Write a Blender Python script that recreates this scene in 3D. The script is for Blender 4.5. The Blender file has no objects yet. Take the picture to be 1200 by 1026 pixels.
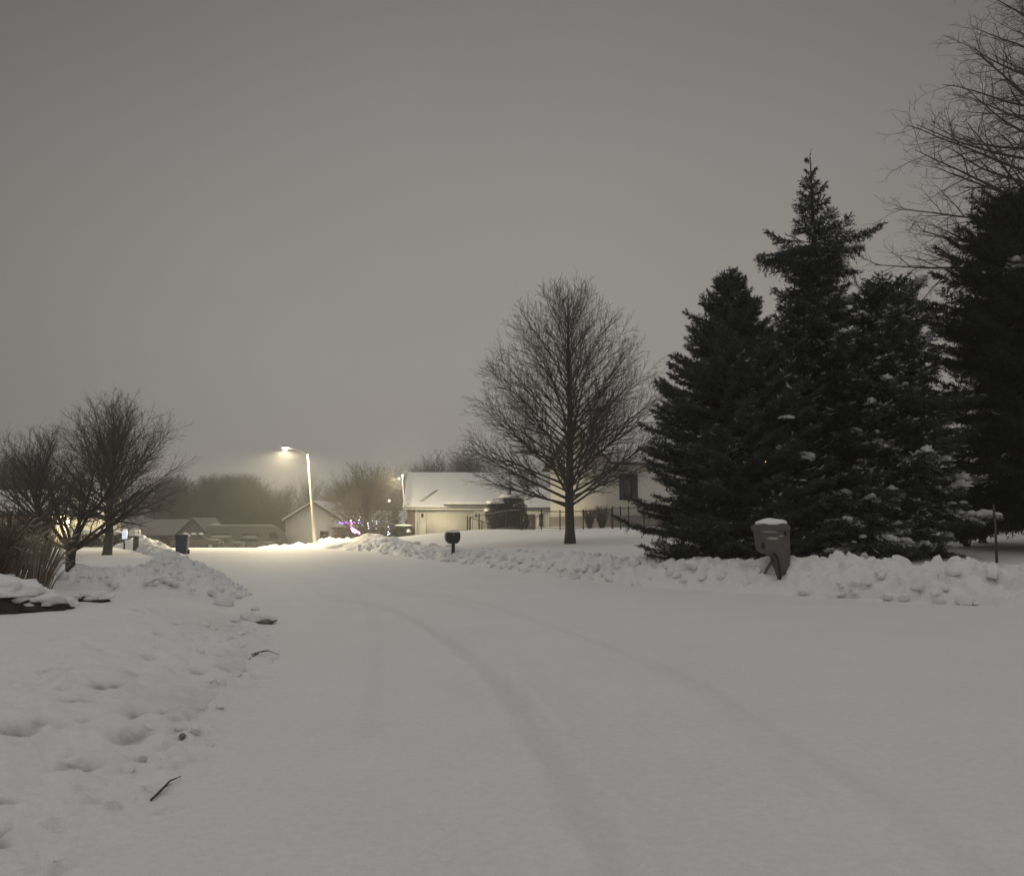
import bpy, math, random
import numpy as np
from mathutils import Vector, Matrix, Quaternion

random.seed(11)
RNG = np.random.default_rng(5)
scene = bpy.context.scene
COL = scene.collection
R = math.radians
PI = math.pi

# ------------------------------------------------------------------ camera
FPX, CX, CY, HOR, EYE = 950.0, 600.0, 513.0, 612.0, 1.6
PITCH = math.atan((HOR - CY) / FPX)
cam_d = bpy.data.cameras.new('camera')
cam = bpy.data.objects.new('camera', cam_d)
COL.objects.link(cam)
cam_d.sensor_fit = 'HORIZONTAL'
cam_d.sensor_width = 36.0
cam_d.lens = 36.0 * FPX / 1200.0
cam_d.clip_start = 0.05
cam_d.clip_end = 3000
cam.location = (0, 0, EYE)
cam.rotation_euler = (PI / 2 + PITCH, 0, 0)
scene.camera = cam
cp, sp = math.cos(PITCH), math.sin(PITCH)


def P(x, y, d):
    """world point seen at photo pixel (x, y) at forward distance d (world Y)"""
    a = (x - CX) / FPX
    b = -(y - CY) / FPX
    fy = cp - sp * b
    fz = sp + cp * b
    t = d / fy
    return Vector((a * t, d, EYE + fz * t))


def G(x, y, z=0.0):
    """plan point of a photo pixel lying on height z"""
    a = (x - CX) / FPX
    b = -(y - CY) / FPX
    t = (z - EYE) / (sp + cp * b)
    return (a * t, (cp - sp * b) * t)


# ------------------------------------------------------------------ materials
def new_mat(name):
    m = bpy.data.materials.new(name)
    m.use_nodes = True
    nt = m.node_tree
    b = nt.nodes['Principled BSDF']
    return m, nt, b


def ramp(nt, fac, stops):
    r = nt.nodes.new('ShaderNodeValToRGB')
    el = r.color_ramp.elements
    while len(el) < len(stops):
        el.new(0.5)
    for e, (p, c) in zip(el, stops):
        e.position = p
        e.color = (*c, 1)
    nt.links.new(fac, r.inputs['Fac'])
    return r


def noise(nt, scale, detail=4, coord='Object', rough=0.6, stretch=None):
    tc = nt.nodes.new('ShaderNodeTexCoord')
    n = nt.nodes.new('ShaderNodeTexNoise')
    n.inputs['Scale'].default_value = scale
    n.inputs['Detail'].default_value = detail
    n.inputs['Roughness'].default_value = rough
    src = tc.outputs[coord]
    if stretch:
        mp = nt.nodes.new('ShaderNodeMapping')
        mp.inputs['Scale'].default_value = stretch
        nt.links.new(src, mp.inputs['Vector'])
        src = mp.outputs['Vector']
    nt.links.new(src, n.inputs['Vector'])
    return n


def bump(nt, b, h, strength=0.3, dist=0.02):
    bp = nt.nodes.new('ShaderNodeBump')
    bp.inputs['Strength'].default_value = strength
    bp.inputs['Distance'].default_value = dist
    nt.links.new(h, bp.inputs['Height'])
    nt.links.new(bp.outputs['Normal'], b.inputs['Normal'])
    return bp


def mat_var(name, c0, c1, scale=6.0, rough=0.8, bstr=0.2, bdist=0.01, stretch=None, spec=0.3, metal=0.0):
    m, nt, b = new_mat(name)
    n = noise(nt, scale, stretch=stretch)
    r = ramp(nt, n.outputs['Fac'], [(0.3, c0), (0.7, c1)])
    nt.links.new(r.outputs['Color'], b.inputs['Base Color'])
    b.inputs['Roughness'].default_value = rough
    b.inputs['Specular IOR Level'].default_value = spec
    b.inputs['Metallic'].default_value = metal
    if bstr:
        bump(nt, b, n.outputs['Fac'], bstr, bdist)
    return m


def mat_snow(name, c=(0.84, 0.84, 0.83), packed_dark=False, bs=0.35, dark_tone=(0.36, 0.345, 0.325)):
    m, nt, b = new_mat(name)
    n1 = noise(nt, 9.0, 6, rough=0.65)
    n2 = noise(nt, 70.0, 3, rough=0.7)
    n3 = noise(nt, 0.7, 4)
    mx = nt.nodes.new('ShaderNodeMath')
    mx.operation = 'MULTIPLY_ADD'
    nt.links.new(n2.outputs['Fac'], mx.inputs[0])
    mx.inputs[1].default_value = 0.35
    nt.links.new(n1.outputs['Fac'], mx.inputs[2])
    r = ramp(nt, n3.outputs['Fac'], [(0.3, tuple(x * 0.95 for x in c)), (0.7, c)])
    col = r.outputs['Color']
    if packed_dark:
        at = nt.nodes.new('ShaderNodeAttribute')
        at.attribute_name = 'packed_dark'
        mix = nt.nodes.new('ShaderNodeMix')
        mix.data_type = 'RGBA'
        nt.links.new(at.outputs['Fac'], mix.inputs['Factor'])
        nt.links.new(col, mix.inputs['A'])
        mix.inputs['B'].default_value = (*dark_tone, 1)
        col = mix.outputs['Result']
    g1 = noise(nt, 190.0, 2, rough=0.8)
    g2 = noise(nt, 16.0, 5, rough=0.7)
    ga = ramp(nt, g1.outputs['Fac'], [(0.32, (.86, .86, .86)), (0.62, (1.05, 1.05, 1.05))])
    gb = ramp(nt, g2.outputs['Fac'], [(0.3, (.93, .93, .93)), (0.7, (1.03, 1.03, 1.03))])
    for gx_ in (ga, gb):
        mm = nt.nodes.new('ShaderNodeMix')
        mm.data_type = 'RGBA'
        mm.blend_type = 'MULTIPLY'
        mm.inputs['Factor'].default_value = 1
        nt.links.new(col, mm.inputs['A'])
        nt.links.new(gx_.outputs['Color'], mm.inputs['B'])
        col = mm.outputs['Result']
    nt.links.new(col, b.inputs['Base Color'])
    b.inputs['Roughness'].default_value = 0.75
    b.inputs['Specular IOR Level'].default_value = 0.15
    bump(nt, b, mx.outputs['Value'], bs, 0.02)
    return m


def mat_emit(name, c, s):
    m, nt, b = new_mat(name)
    b.inputs['Base Color'].default_value = (*c, 1)
    b.inputs['Emission Color'].default_value = (*c, 1)
    b.inputs['Emission Strength'].default_value = s
    return m


def mat_siding(name, c, pitch=0.12):
    m, nt, b = new_mat(name)
    tc = nt.nodes.new('ShaderNodeTexCoord')
    sx = nt.nodes.new('ShaderNodeSeparateXYZ')
    nt.links.new(tc.outputs['Object'], sx.inputs[0])
    mo = nt.nodes.new('ShaderNodeMath')
    mo.operation = 'MODULO'
    ad = nt.nodes.new('ShaderNodeMath')
    ad.operation = 'ADD'
    ad.inputs[1].default_value = 20.0
    nt.links.new(sx.outputs['Z'], ad.inputs[0])
    nt.links.new(ad.outputs[0], mo.inputs[0])
    mo.inputs[1].default_value = pitch
    n = noise(nt, 3.0)
    r = ramp(nt, n.outputs['Fac'], [(0.3, tuple(x * 0.9 for x in c)), (0.7, c)])
    nt.links.new(r.outputs['Color'], b.inputs['Base Color'])
    b.inputs['Roughness'].default_value = 0.6
    bump(nt, b, mo.outputs[0], 0.6, 0.2)
    return m


def mat_brick(name, c1, c2):
    m, nt, b = new_mat(name)
    tc = nt.nodes.new('ShaderNodeTexCoord')
    mp = nt.nodes.new('ShaderNodeMapping')
    mp.inputs['Rotation'].default_value = (R(90), 0, R(45))
    bt = nt.nodes.new('ShaderNodeTexBrick')
    nt.links.new(tc.outputs['Object'], mp.inputs['Vector'])
    nt.links.new(mp.outputs['Vector'], bt.inputs['Vector'])
    bt.inputs['Scale'].default_value = 4.0
    bt.inputs['Color1'].default_value = (*c1, 1)
    bt.inputs['Color2'].default_value = (*c2, 1)
    bt.inputs['Mortar'].default_value = (0.35, 0.33, 0.3, 1)
    nt.links.new(bt.outputs['Color'], b.inputs['Base Color'])
    b.inputs['Roughness'].default_value = 0.85
    bump(nt, b, bt.outputs['Fac'], -0.3, 0.02)
    return m


M = {}
M['ground'] = mat_snow('snow_lawn', packed_dark=True, dark_tone=(0.17, 0.15, 0.13))
M['road'] = mat_snow('snow_road', (0.83, 0.83, 0.82), packed_dark=True, bs=0.55)
M['bank'] = mat_snow('snow_bank', (0.84, 0.84, 0.83), bs=0.5)
M['cap'] = mat_snow('snow_cap', (0.85, 0.85, 0.84), bs=0.2)
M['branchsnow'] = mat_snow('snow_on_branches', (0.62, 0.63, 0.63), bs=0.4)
M['bark'] = mat_var('bark', (0.035, 0.03, 0.026), (0.085, 0.075, 0.065), 9, 0.9, 0.6, 0.03, (1, 1, 0.2))
M['twig'] = mat_var('twig_bark', (0.05, 0.043, 0.036), (0.09, 0.08, 0.068), 3, 0.85, 0)
M['darkwood'] = mat_var('dark_wood_bark', (0.05, 0.043, 0.036), (0.09, 0.078, 0.066), 3, 0.9, 0)
M['thinsnow'] = mat_snow('thin_snow', (0.24, 0.232, 0.215), bs=.2)
M['twigbrown'] = mat_var('brown_twig', (0.10, 0.07, 0.048), (0.17, 0.125, 0.09), 3, 0.85, 0)
M['needle'] = mat_var('spruce_needles', (0.010, 0.015, 0.012), (0.05, 0.06, 0.05), 1.3, 0.75, 0)
M['needle2'] = mat_var('blue_spruce_needles', (0.011, 0.016, 0.014), (0.052, 0.063, 0.056), 1.3, 0.75, 0)
M['frostneedle'] = mat_var('frosted_needles', (0.20, 0.205, 0.20), (0.60, 0.605, 0.60), 2.2, 0.8, 0)
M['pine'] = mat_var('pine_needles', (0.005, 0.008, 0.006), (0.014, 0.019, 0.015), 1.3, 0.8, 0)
M['shrubleaf'] = mat_var('shrub_leaves', (0.03, 0.03, 0.022), (0.06, 0.055, 0.04), 4, 0.8, 0)
M['hedgeleaf'] = mat_var('hedge_leaves', (0.035, 0.045, 0.028), (0.07, 0.08, 0.05), 4, 0.8, 0)
M['drygrass'] = mat_var('dry_grass', (0.23, 0.185, 0.14), (0.42, 0.36, 0.28), 5, 0.85, 0)
M['stone'] = mat_var('stone', (0.016, 0.015, 0.014), (0.055, 0.05, 0.046), 5, 0.9, 0.6, 0.03)
M['pole'] = mat_var('galvanised_pole', (0.26, 0.25, 0.23), (0.36, 0.35, 0.32), 8, 0.5, 0.1, 0.004, metal=0.3)
M['polegrey'] = mat_var('grey_pole', (0.16, 0.155, 0.145), (0.22, 0.215, 0.2), 8, 0.5, 0)
M['lens'] = mat_emit('lamp_lens', (1.0, 0.86, 0.55), 140)
M['siding'] = mat_siding('cream_siding', (0.80, 0.77, 0.66))
M['sidingtan'] = mat_siding('tan_siding', (0.68, 0.65, 0.57))
M['sidinggrey'] = mat_siding('grey_siding', (0.12, 0.115, 0.11))
M['sidingpale'] = mat_siding('pale_siding', (0.8, 0.77, 0.68))
M['sidingdark'] = mat_siding('brown_siding', (0.13, 0.105, 0.085))
M['door'] = mat_siding('garage_door_paint', (0.70, 0.66, 0.55), 0.53)
M['trim'] = mat_var('white_trim', (0.62, 0.6, 0.54), (0.7, 0.68, 0.62), 4, 0.5, 0)
M['shingle'] = mat_var('shingles', (0.05, 0.047, 0.045), (0.1, 0.095, 0.09), 8, 0.9, 0.3)
M['roofsnow'] = mat_snow('roof_snow', (0.74, 0.735, 0.72), bs=0.25)
M['brick'] = mat_brick('red_brick', (0.15, 0.085, 0.055), (0.19, 0.11, 0.07))
M['brickgrey'] = mat_brick('grey_brick', (0.16, 0.14, 0.12), (0.22, 0.19, 0.16))
M['glass'] = mat_var('dark_glass', (0.015, 0.017, 0.02), (0.025, 0.027, 0.03), 2, 0.08, 0, spec=0.6)
M['shutter'] = mat_var('dark_shutter', (0.03, 0.032, 0.036), (0.045, 0.047, 0.05), 4, 0.6, 0)
M['blackmetal'] = mat_var('black_metal', (0.012, 0.012, 0.012), (0.025, 0.025, 0.025), 10, 0.45, 0.05)
M['blackplastic'] = mat_var('black_plastic', (0.012, 0.012, 0.014), (0.022, 0.022, 0.024), 12, 0.5, 0.1)
M['brownplastic'] = mat_var('taupe_plastic', (0.085, 0.080, 0.075), (0.125, 0.118, 0.111), 7, 0.6, 0.2)
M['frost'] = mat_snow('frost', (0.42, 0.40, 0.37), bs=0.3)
M['blueplastic'] = mat_var('navy_plastic', (0.012, 0.02, 0.06), (0.02, 0.032, 0.085), 8, 0.45, 0.1)
M['rubber'] = mat_var('rubber', (0.012, 0.012, 0.012), (0.03, 0.03, 0.03), 20, 0.85, 0.1)
M['rim'] = mat_var('wheel_metal', (0.25, 0.25, 0.25), (0.4, 0.4, 0.4), 8, 0.4, 0, metal=0.6)
M['rvpaint'] = mat_var('camper_paint', (0.10, 0.097, 0.088), (0.135, 0.13, 0.118), 3, 0.4, 0)
M['carpaint'] = mat_var('silver_car_paint', (0.10, 0.10, 0.095), (0.14, 0.14, 0.135), 3, 0.35, 0)
M['darkpaint'] = mat_var('dark_car_paint', (0.05, 0.05, 0.05), (0.08, 0.08, 0.08), 3, 0.3, 0)
M['whiteplastic'] = mat_var('white_plastic', (0.75, 0.75, 0.72), (0.82, 0.82, 0.8), 6, 0.5, 0)
M['wood'] = mat_var('dark_wood', (0.05, 0.038, 0.028), (0.1, 0.078, 0.058), 6, 0.8, 0.3, 0.01, (1, 1, 0.2))
M['dirt_shade'] = mat_var('shade_lump', (0.04, 0.036, 0.03), (0.26, 0.25, 0.23), 12, 0.7, 0.5, 0.02)  # dark material for lumps that stand in for shadow
M['purple'] = mat_emit('purple_led', (0.45, 0.16, 1.0), 5)
M['pink'] = mat_emit('pink_led', (1.0, 0.45, 0.85), 4)
M['whiteled'] = mat_emit('cool_white_led', (0.75, 0.85, 1.0), 4)
M['amber'] = mat_emit('amber_bulb', (1.0, 0.5, 0.12), 5)
M['porch'] = mat_emit('porch_bulb', (1.0, 0.8, 0.42), 14)


# ------------------------------------------------------------------ mesh helpers
class MB:
    def __init__(self):
        self.v, self.f = [], []
        self.tubes = {}
        self.tris = []          # arrays (n, 3, 3)
        self.raw = []           # (verts array, faces list)

    def add(self, verts, faces):
        o = len(self.v)
        self.v += [tuple(p) for p in verts]
        self.f += [tuple(i + o for i in fc) for fc in faces]

    def box(self, c, s, rz=0.0, taper=1.0):
        cx, cy, cz = c
        x, y, z = s[0] / 2, s[1] / 2, s[2] / 2
        ca, sa = math.cos(rz), math.sin(rz)
        pts = []
        for zz, k in ((-z, 1.0), (z, taper)):
            for px, py in ((-x, -y), (x, -y), (x, y), (-x, y)):
                px *= k
                py *= k
                pts.append((cx + px * ca - py * sa, cy + px * sa + py * ca, cz + zz))
        self.add(pts, [(3, 2, 1, 0), (4, 5, 6, 7), (0, 1, 5, 4), (1, 2, 6, 5), (2, 3, 7, 6), (3, 0, 4, 7)])

    def prism(self, prof, y0, y1, axis='y', scale1=1.0, cen=(0, 0)):
        """profile (a, z) extruded along axis"""
        n = len(prof)
        pts = []
        for yy, k in ((y0, 1.0), (y1, scale1)):
            for a, z in prof:
                a2 = cen[0] + (a - cen[0]) * k
                z2 = cen[1] + (z - cen[1]) * k
                pts.append((a2, yy, z2) if axis == 'y' else (yy, a2, z2))
        fs = [tuple(range(n)), tuple(range(2 * n - 1, n - 1, -1))]
        for i in range(n):
            j = (i + 1) % n
            fs.append((i, i + n, j + n, j))
        self.add(pts, fs)

    def slab(self, a, b, c, d, t):
        pts = [a, b, c, d] + [(p[0], p[1], p[2] + t) for p in (a, b, c, d)]
        self.add(pts, [(3, 2, 1, 0), (4, 5, 6, 7), (0, 1, 5, 4), (1, 2, 6, 5), (2, 3, 7, 6), (3, 0, 4, 7)])

    def tube(self, pts, rad, sides=6):
        self.tubes.setdefault((len(pts), sides), []).append((pts, rad))

    def cyl(self, a, b, r0, r1=None, sides=14):
        r1 = r0 if r1 is None else r1
        a, b = Vector(a), Vector(b)
        d = (b - a).normalized()
        u = d.orthogonal().normalized()
        w = d.cross(u)
        pts = []
        for c, r in ((a, r0), (b, r1)):
            for i in range(sides):
                t = 2 * PI * i / sides
                pts.append(c + (u * math.cos(t) + w * math.sin(t)) * r)
        fs = [tuple(range(sides - 1, -1, -1)), tuple(range(sides, 2 * sides))]
        for i in range(sides):
            j = (i + 1) % sides
            fs.append((i, j, j + sides, i + sides))
        self.add(pts, fs)

    def blob(self, c, s, amp=0.15, seed=0, sub=2, freq=2.0, flat=None, rz=0.0):
        V, F = ico(sub)
        sd = Vector((seed * 3.17 % 40, seed * 7.31 % 40, seed * 1.13 % 40))
        from mathutils import noise as mn
        pts = []
        ca, sa = math.cos(rz), math.sin(rz)
        for p in V:
            k = 1 + amp * (mn.noise(p * freq + sd) * 1.6 + 0.6 * mn.noise(p * freq * 2.3 + sd))
            z = p.z * k
            if flat is not None and z < flat:
                z = flat + (z - flat) * 0.15
            x, y = p.x * k * s[0], p.y * k * s[1]
            pts.append((c[0] + x * ca - y * sa, c[1] + x * sa + y * ca, c[2] + z * s[2]))
        self.add(pts, F)

    def rock(self, c, s, seed=0, sub=3, cuts=9, lo=.5, hi=.85, rz=0.0):
        """a ball cut by random planes: an angular lump of ploughed snow"""
        V, F = ico(sub)
        rr = random.Random(seed)
        P_ = [p.copy() for p in V]
        for _ in range(cuts):
            n = Vector((rr.gauss(0, 1), rr.gauss(0, 1), rr.gauss(0, 1))).normalized()
            d = rr.uniform(lo, hi)
            for i, p in enumerate(P_):
                e = p.dot(n) - d
                if e > 0:
                    P_[i] = p - n * (e * .93)
        ca, sa = math.cos(rz), math.sin(rz)
        self.add([(c[0] + p.x * s[0] * ca - p.y * s[1] * sa, c[1] + p.x * s[0] * sa + p.y * s[1] * ca, c[2] + p.z * s[2]) for p in P_], F)

    def build(self, name, mat, parent=None, org=None, smooth=True, auto=None):
        vs = [np.array(self.v, dtype=np.float64).reshape(-1, 3)]
        nv = len(self.v)
        faces = list(self.f)
        loops = [np.array([i for f in faces for i in f], dtype=np.int64)]
        sizes = [np.array([len(f) for f in faces], dtype=np.int64)]
        for (n, sides), lst in self.tubes.items():
            A = np.array([[tuple(p) for p in pts] for pts, _ in lst], dtype=np.float64)   # m,n,3
            Rr = np.array([r for _, r in lst], dtype=np.float64)
            T = np.gradient(A, axis=1) if n > 2 else np.repeat(A[:, 1:2] - A[:, 0:1], 2, axis=1)
            T /= np.linalg.norm(T, axis=2, keepdims=True) + 1e-9
            ref = np.where(np.abs(T[:, :1, 2:3]) > 0.9, np.array([1.0, 0, 0]), np.array([0, 0, 1.0]))
            U = np.cross(T, np.broadcast_to(ref, T.shape))
            U /= np.linalg.norm(U, axis=2, keepdims=True) + 1e-9
            W = np.cross(T, U)
            ang = np.arange(sides) * 2 * PI / sides
            ring = (A[:, :, None, :] + Rr[:, :, None, None] * (U[:, :, None, :] * np.cos(ang)[None, None, :, None] + W[:, :, None, :] * np.sin(ang)[None, None, :, None]))
            m = A.shape[0]
            vs.append(ring.reshape(-1, 3))
            idx = nv + np.arange(m * n * sides).reshape(m, n, sides)
            a = idx[:, :-1, :]
            b = np.roll(idx, -1, axis=2)[:, :-1, :]
            c = np.roll(idx, -1, axis=2)[:, 1:, :]
            d = idx[:, 1:, :]
            q = np.stack([a, b, c, d], axis=-1).reshape(-1)
            loops.append(q)
            sizes.append(np.full(len(q) // 4, 4))
            if sides > 4:
                caps = np.concatenate([idx[:, 0, ::-1], idx[:, -1, :]], axis=0).reshape(-1)
                loops.append(caps)
                sizes.append(np.full(len(caps) // sides, sides))
            nv += m * n * sides
        for T in self.tris:
            k = T.shape[0] * 3
            vs.append(T.reshape(-1, 3))
            loops.append(nv + np.arange(k))
            sizes.append(np.full(T.shape[0], 3))
            nv += k
        for V, L, S in self.raw:
            vs.append(V)
            loops.append(L + nv)
            sizes.append(S)
            nv += len(V)
        V = np.concatenate(vs)
        L = np.concatenate(loops).astype(np.int32)
        S = np.concatenate(sizes).astype(np.int32)
        if org is not None:
            V = V - np.array(tuple(org))
        me = bpy.data.meshes.new(name)
        me.vertices.add(len(V))
        me.vertices.foreach_set('co', V.astype(np.float32).ravel())
        me.loops.add(len(L))
        me.loops.foreach_set('vertex_index', L)
        me.polygons.add(len(S))
        st = np.zeros(len(S), dtype=np.int32)
        st[1:] = np.cumsum(S)[:-1]
        me.polygons.foreach_set('loop_start', st)
        me.polygons.foreach_set('loop_total', S)
        me.update(calc_edges=True)
        me.validate()
        me.materials.append(mat)
        if smooth:
            me.polygons.foreach_set('use_smooth', np.ones(len(me.polygons), dtype=bool))
            if auto is not None:
                me.set_sharp_from_angle(angle=R(auto))
        o = bpy.data.objects.new(name, me)
        COL.objects.link(o)
        if parent is not None:
            o.parent = parent
        return o


_ico = {}


def ico(sub):
    if sub in _ico:
        return _ico[sub]
    import bmesh
    bm = bmesh.new()
    bmesh.ops.create_icosphere(bm, subdivisions=sub, radius=1.0)
    bm.verts.ensure_lookup_table()
    V = [v.co.copy() for v in bm.verts]
    F = [tuple(v.index for v in f.verts) for f in bm.faces]
    bm.free()
    _ico[sub] = (V, F)
    return _ico[sub]


def bevel(o, w, seg=2):
    md = o.modifiers.new('bevel', 'BEVEL')
    md.width = w
    md.segments = seg
    md.limit_method = 'ANGLE'
    md.angle_limit = R(40)
    return o


def thing(name, label, cat, loc=(0, 0, 0), rz=0.0, group=None):
    o = bpy.data.objects.new(name, None)
    COL.objects.link(o)
    o.empty_display_size = 0.2
    o.location = loc
    o.rotation_euler = (0, 0, rz)
    return tag(o, label, cat, group)


def tag(o, label=None, cat=None, group=None, kind=None):
    if label:
        o['label'] = label
    if cat:
        o['category'] = cat
    if group:
        o['group'] = group
    if kind:
        o['kind'] = kind
    return o


# ------------------------------------------------------------------ numpy noise
def _h(ix, iy, s):
    n = (ix.astype(np.int64) * 374761393 + iy.astype(np.int64) * 668265263 + s * 1442695041) & 0xffffffff
    n = ((n ^ (n >> 13)) * 1274126177) & 0xffffffff
    n = (n ^ (n >> 16)) & 0xffffff
    return n / float(0xffffff)


def vnoise(x, y, s=0):
    ix, iy = np.floor(x), np.floor(y)
    fx, fy = x - ix, y - iy
    fx = fx * fx * (3 - 2 * fx)
    fy = fy * fy * (3 - 2 * fy)
    a, b = _h(ix, iy, s), _h(ix + 1, iy, s)
    c, d = _h(ix, iy + 1, s), _h(ix + 1, iy + 1, s)
    return (a * (1 - fx) + b * fx) * (1 - fy) + (c * (1 - fx) + d * fx) * fy


def fbm(x, y, s=0, o=4):
    t, a, w = 0, 1.0, 0
    for i in range(o):
        t = t + a * (vnoise(x * 2 ** i + 13.7 * i, y * 2 ** i + 5.1 * i, s + i) - 0.5)
        w += a
        a *= 0.5
    return t / w * 2


def worley(x, y, s=0):
    """distance to the nearest and to the second cell point"""
    ix, iy = np.floor(x), np.floor(y)
    f1 = np.full(np.shape(x), 9.0)
    f2 = np.full(np.shape(x), 9.0)
    idv = np.zeros(np.shape(x))
    for dx in (-1, 0, 1):
        for dy in (-1, 0, 1):
            cx, cy = ix + dx, iy + dy
            px = cx + _h(cx, cy, s)
            py = cy + _h(cx, cy, s + 77)
            d = np.hypot(px - x, py - y)
            near = d < f1
            f2 = np.where(near, f1, np.minimum(f2, d))
            # every cell is a tilted facet at its own level
            lev = _h(cx, cy, s + 191) + (x - px) * (_h(cx, cy, s + 301) - .5) * 1.1 + (y - py) * (_h(cx, cy, s + 302) - .5) * 1.1
            idv = np.where(near, lev, idv)
            f1 = np.where(near, d, f1)
    return f1, f2, idv


def sstep(x, a, b):
    t = np.clip((np.asarray(x, dtype=float) - a) / (b - a), 0, 1)
    return t * t * (3 - 2 * t)


def smoothline(pts, n=70):
    p = np.array(pts, dtype=float)
    q = np.vstack([2 * p[0] - p[1], p, 2 * p[-1] - p[-2]])
    out = []
    m = len(p) - 1
    for k in np.linspace(0, m - 1e-6, n):
        i = int(k)
        t = k - i
        a, b, c, d = q[i], q[i + 1], q[i + 2], q[i + 3]
        out.append(0.5 * ((2 * b) + (-a + c) * t + (2 * a - 5 * b + 4 * c - d) * t * t + (-a + 3 * b - 3 * c + d) * t ** 3))
    return np.array(out)


EDGE_L = smoothline([(-2.7, -40), (-2.6, -8), (-2.5, 0), (-2.42, 3.8), (-2.45, 6.1), (-3.0, 9.6), (-4.2, 13.1), (-6.9, 19.5), (-13.7, 35), (-22, 52), (-33, 72), (-46, 95), (-62, 120)], 90)
EDGE_R = smoothline([(110, -34), (60, -10), (32, 3), (20, 9.0), (9.8, 15.5), (7.3, 17.2), (5, 18.9), (2.95, 20.9), (1.05, 24.9), (-2.4, 33), (-6.6, 42), (-11.9, 54), (-19.5, 72), (-29, 95), (-40, 120)], 90)


def sdist(x, y, line):
    """signed distance: positive on the left of the travel direction"""
    best = np.full(np.shape(x), 1e9)
    sg = np.zeros(np.shape(x))
    for i in range(len(line) - 1):
        ax, ay = line[i]
        bx, by = line[i + 1]
        dx, dy = bx - ax, by - ay
        L2 = dx * dx + dy * dy
        t = np.clip(((x - ax) * dx + (y - ay) * dy) / L2, 0, 1)
        ex, ey = x - ax - t * dx, y - ay - t * dy
        d = ex * ex + ey * ey
        c = dx * (y - ay) - dy * (x - ax)
        m = d < best
        best = np.where(m, d, best)
        sg = np.where(m, np.sign(c), sg)
    return np.sqrt(best) * sg


def line_px(pts, z=0.0, n=60):
    return smoothline([G(a, b, z) for a, b in pts], n)


# tyre tracks on the road, width and depth
TRACKS = []
for pts, w, dp in (
    ([(400, 702), (455, 712), (520, 745), (590, 800), (640, 870), (690, 950), (728, 1030), (740, 1300)], 0.12, 0.85),
    ([(470, 690), (560, 705), (700, 750), (800, 790), (900, 850), (1050, 940), (1150, 1015), (1500, 1300)], 0.13, 0.5),
    ([(420, 690), (445, 735), (442, 800), (435, 860)], 0.09, 0.35),
    ([(450, 690), (640, 730), (780, 788), (860, 840), (960, 925)], 0.10, 0.3),
    ([(330, 648), (400, 670), (500, 700)], 0.2, 0.35),
    ([(300, 650), (360, 680), (420, 715)], 0.2, 0.25),
    ([(620, 775), (700, 860), (760, 960), (790, 1030)], 0.2, 0.2),
):
    TRACKS.append((line_px(pts, 0.0), w, dp))

DENTS = []
for (px, py, rad, dep) in ((160, 785, .10, .10), (125, 800, .12, .07), (158, 833, .14, .08), (183, 850, .10, .09), (18, 850, .10, .11), (95, 866, .12, .07),
                           (199, 860, .06, .10), (217, 853, .05, .10), (270, 779, .14, .10), (72, 962, .08, .08), (92, 952, .07, .08), (200, 902, .05, .07), (180, 882, .05, .10),
                           (165, 815, .12, .07), (145, 893, .05, .08), (238, 846, .06, .06), (246, 862, .06, .06), (225, 812, .06, .06), (245, 800, .05, .05),
                           (110, 770, .14, .05), (210, 730, .16, .05), (60, 760, .2, .05), (130, 930, .08, .05),
                           (235, 768, .09, .07), (160, 720, .2, .06), (10, 905, .09, .06), (55, 840, .09, .05), (205, 775, .08, .05), (90, 815, .1, .05)):
    gx, gy = G(px, py, 0.22)
    DENTS.append((gx, gy, min(rad, .11), dep * .62))

_r = random.Random(5)
for _ in range(210):
    _y = 3.6 + 9.5 * _r.random() ** 1.3
    _x = float(np.interp(_y, EDGE_L[:, 1], EDGE_L[:, 0])) - 1.9 * _r.random() ** 1.4 + .25
    _q = _r.uniform(.025, .075)
    DENTS.append((_x, _y, _q * .8, _q * _r.uniform(.3, .7)))

HUMP = (-2.5, 51.0)


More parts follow.
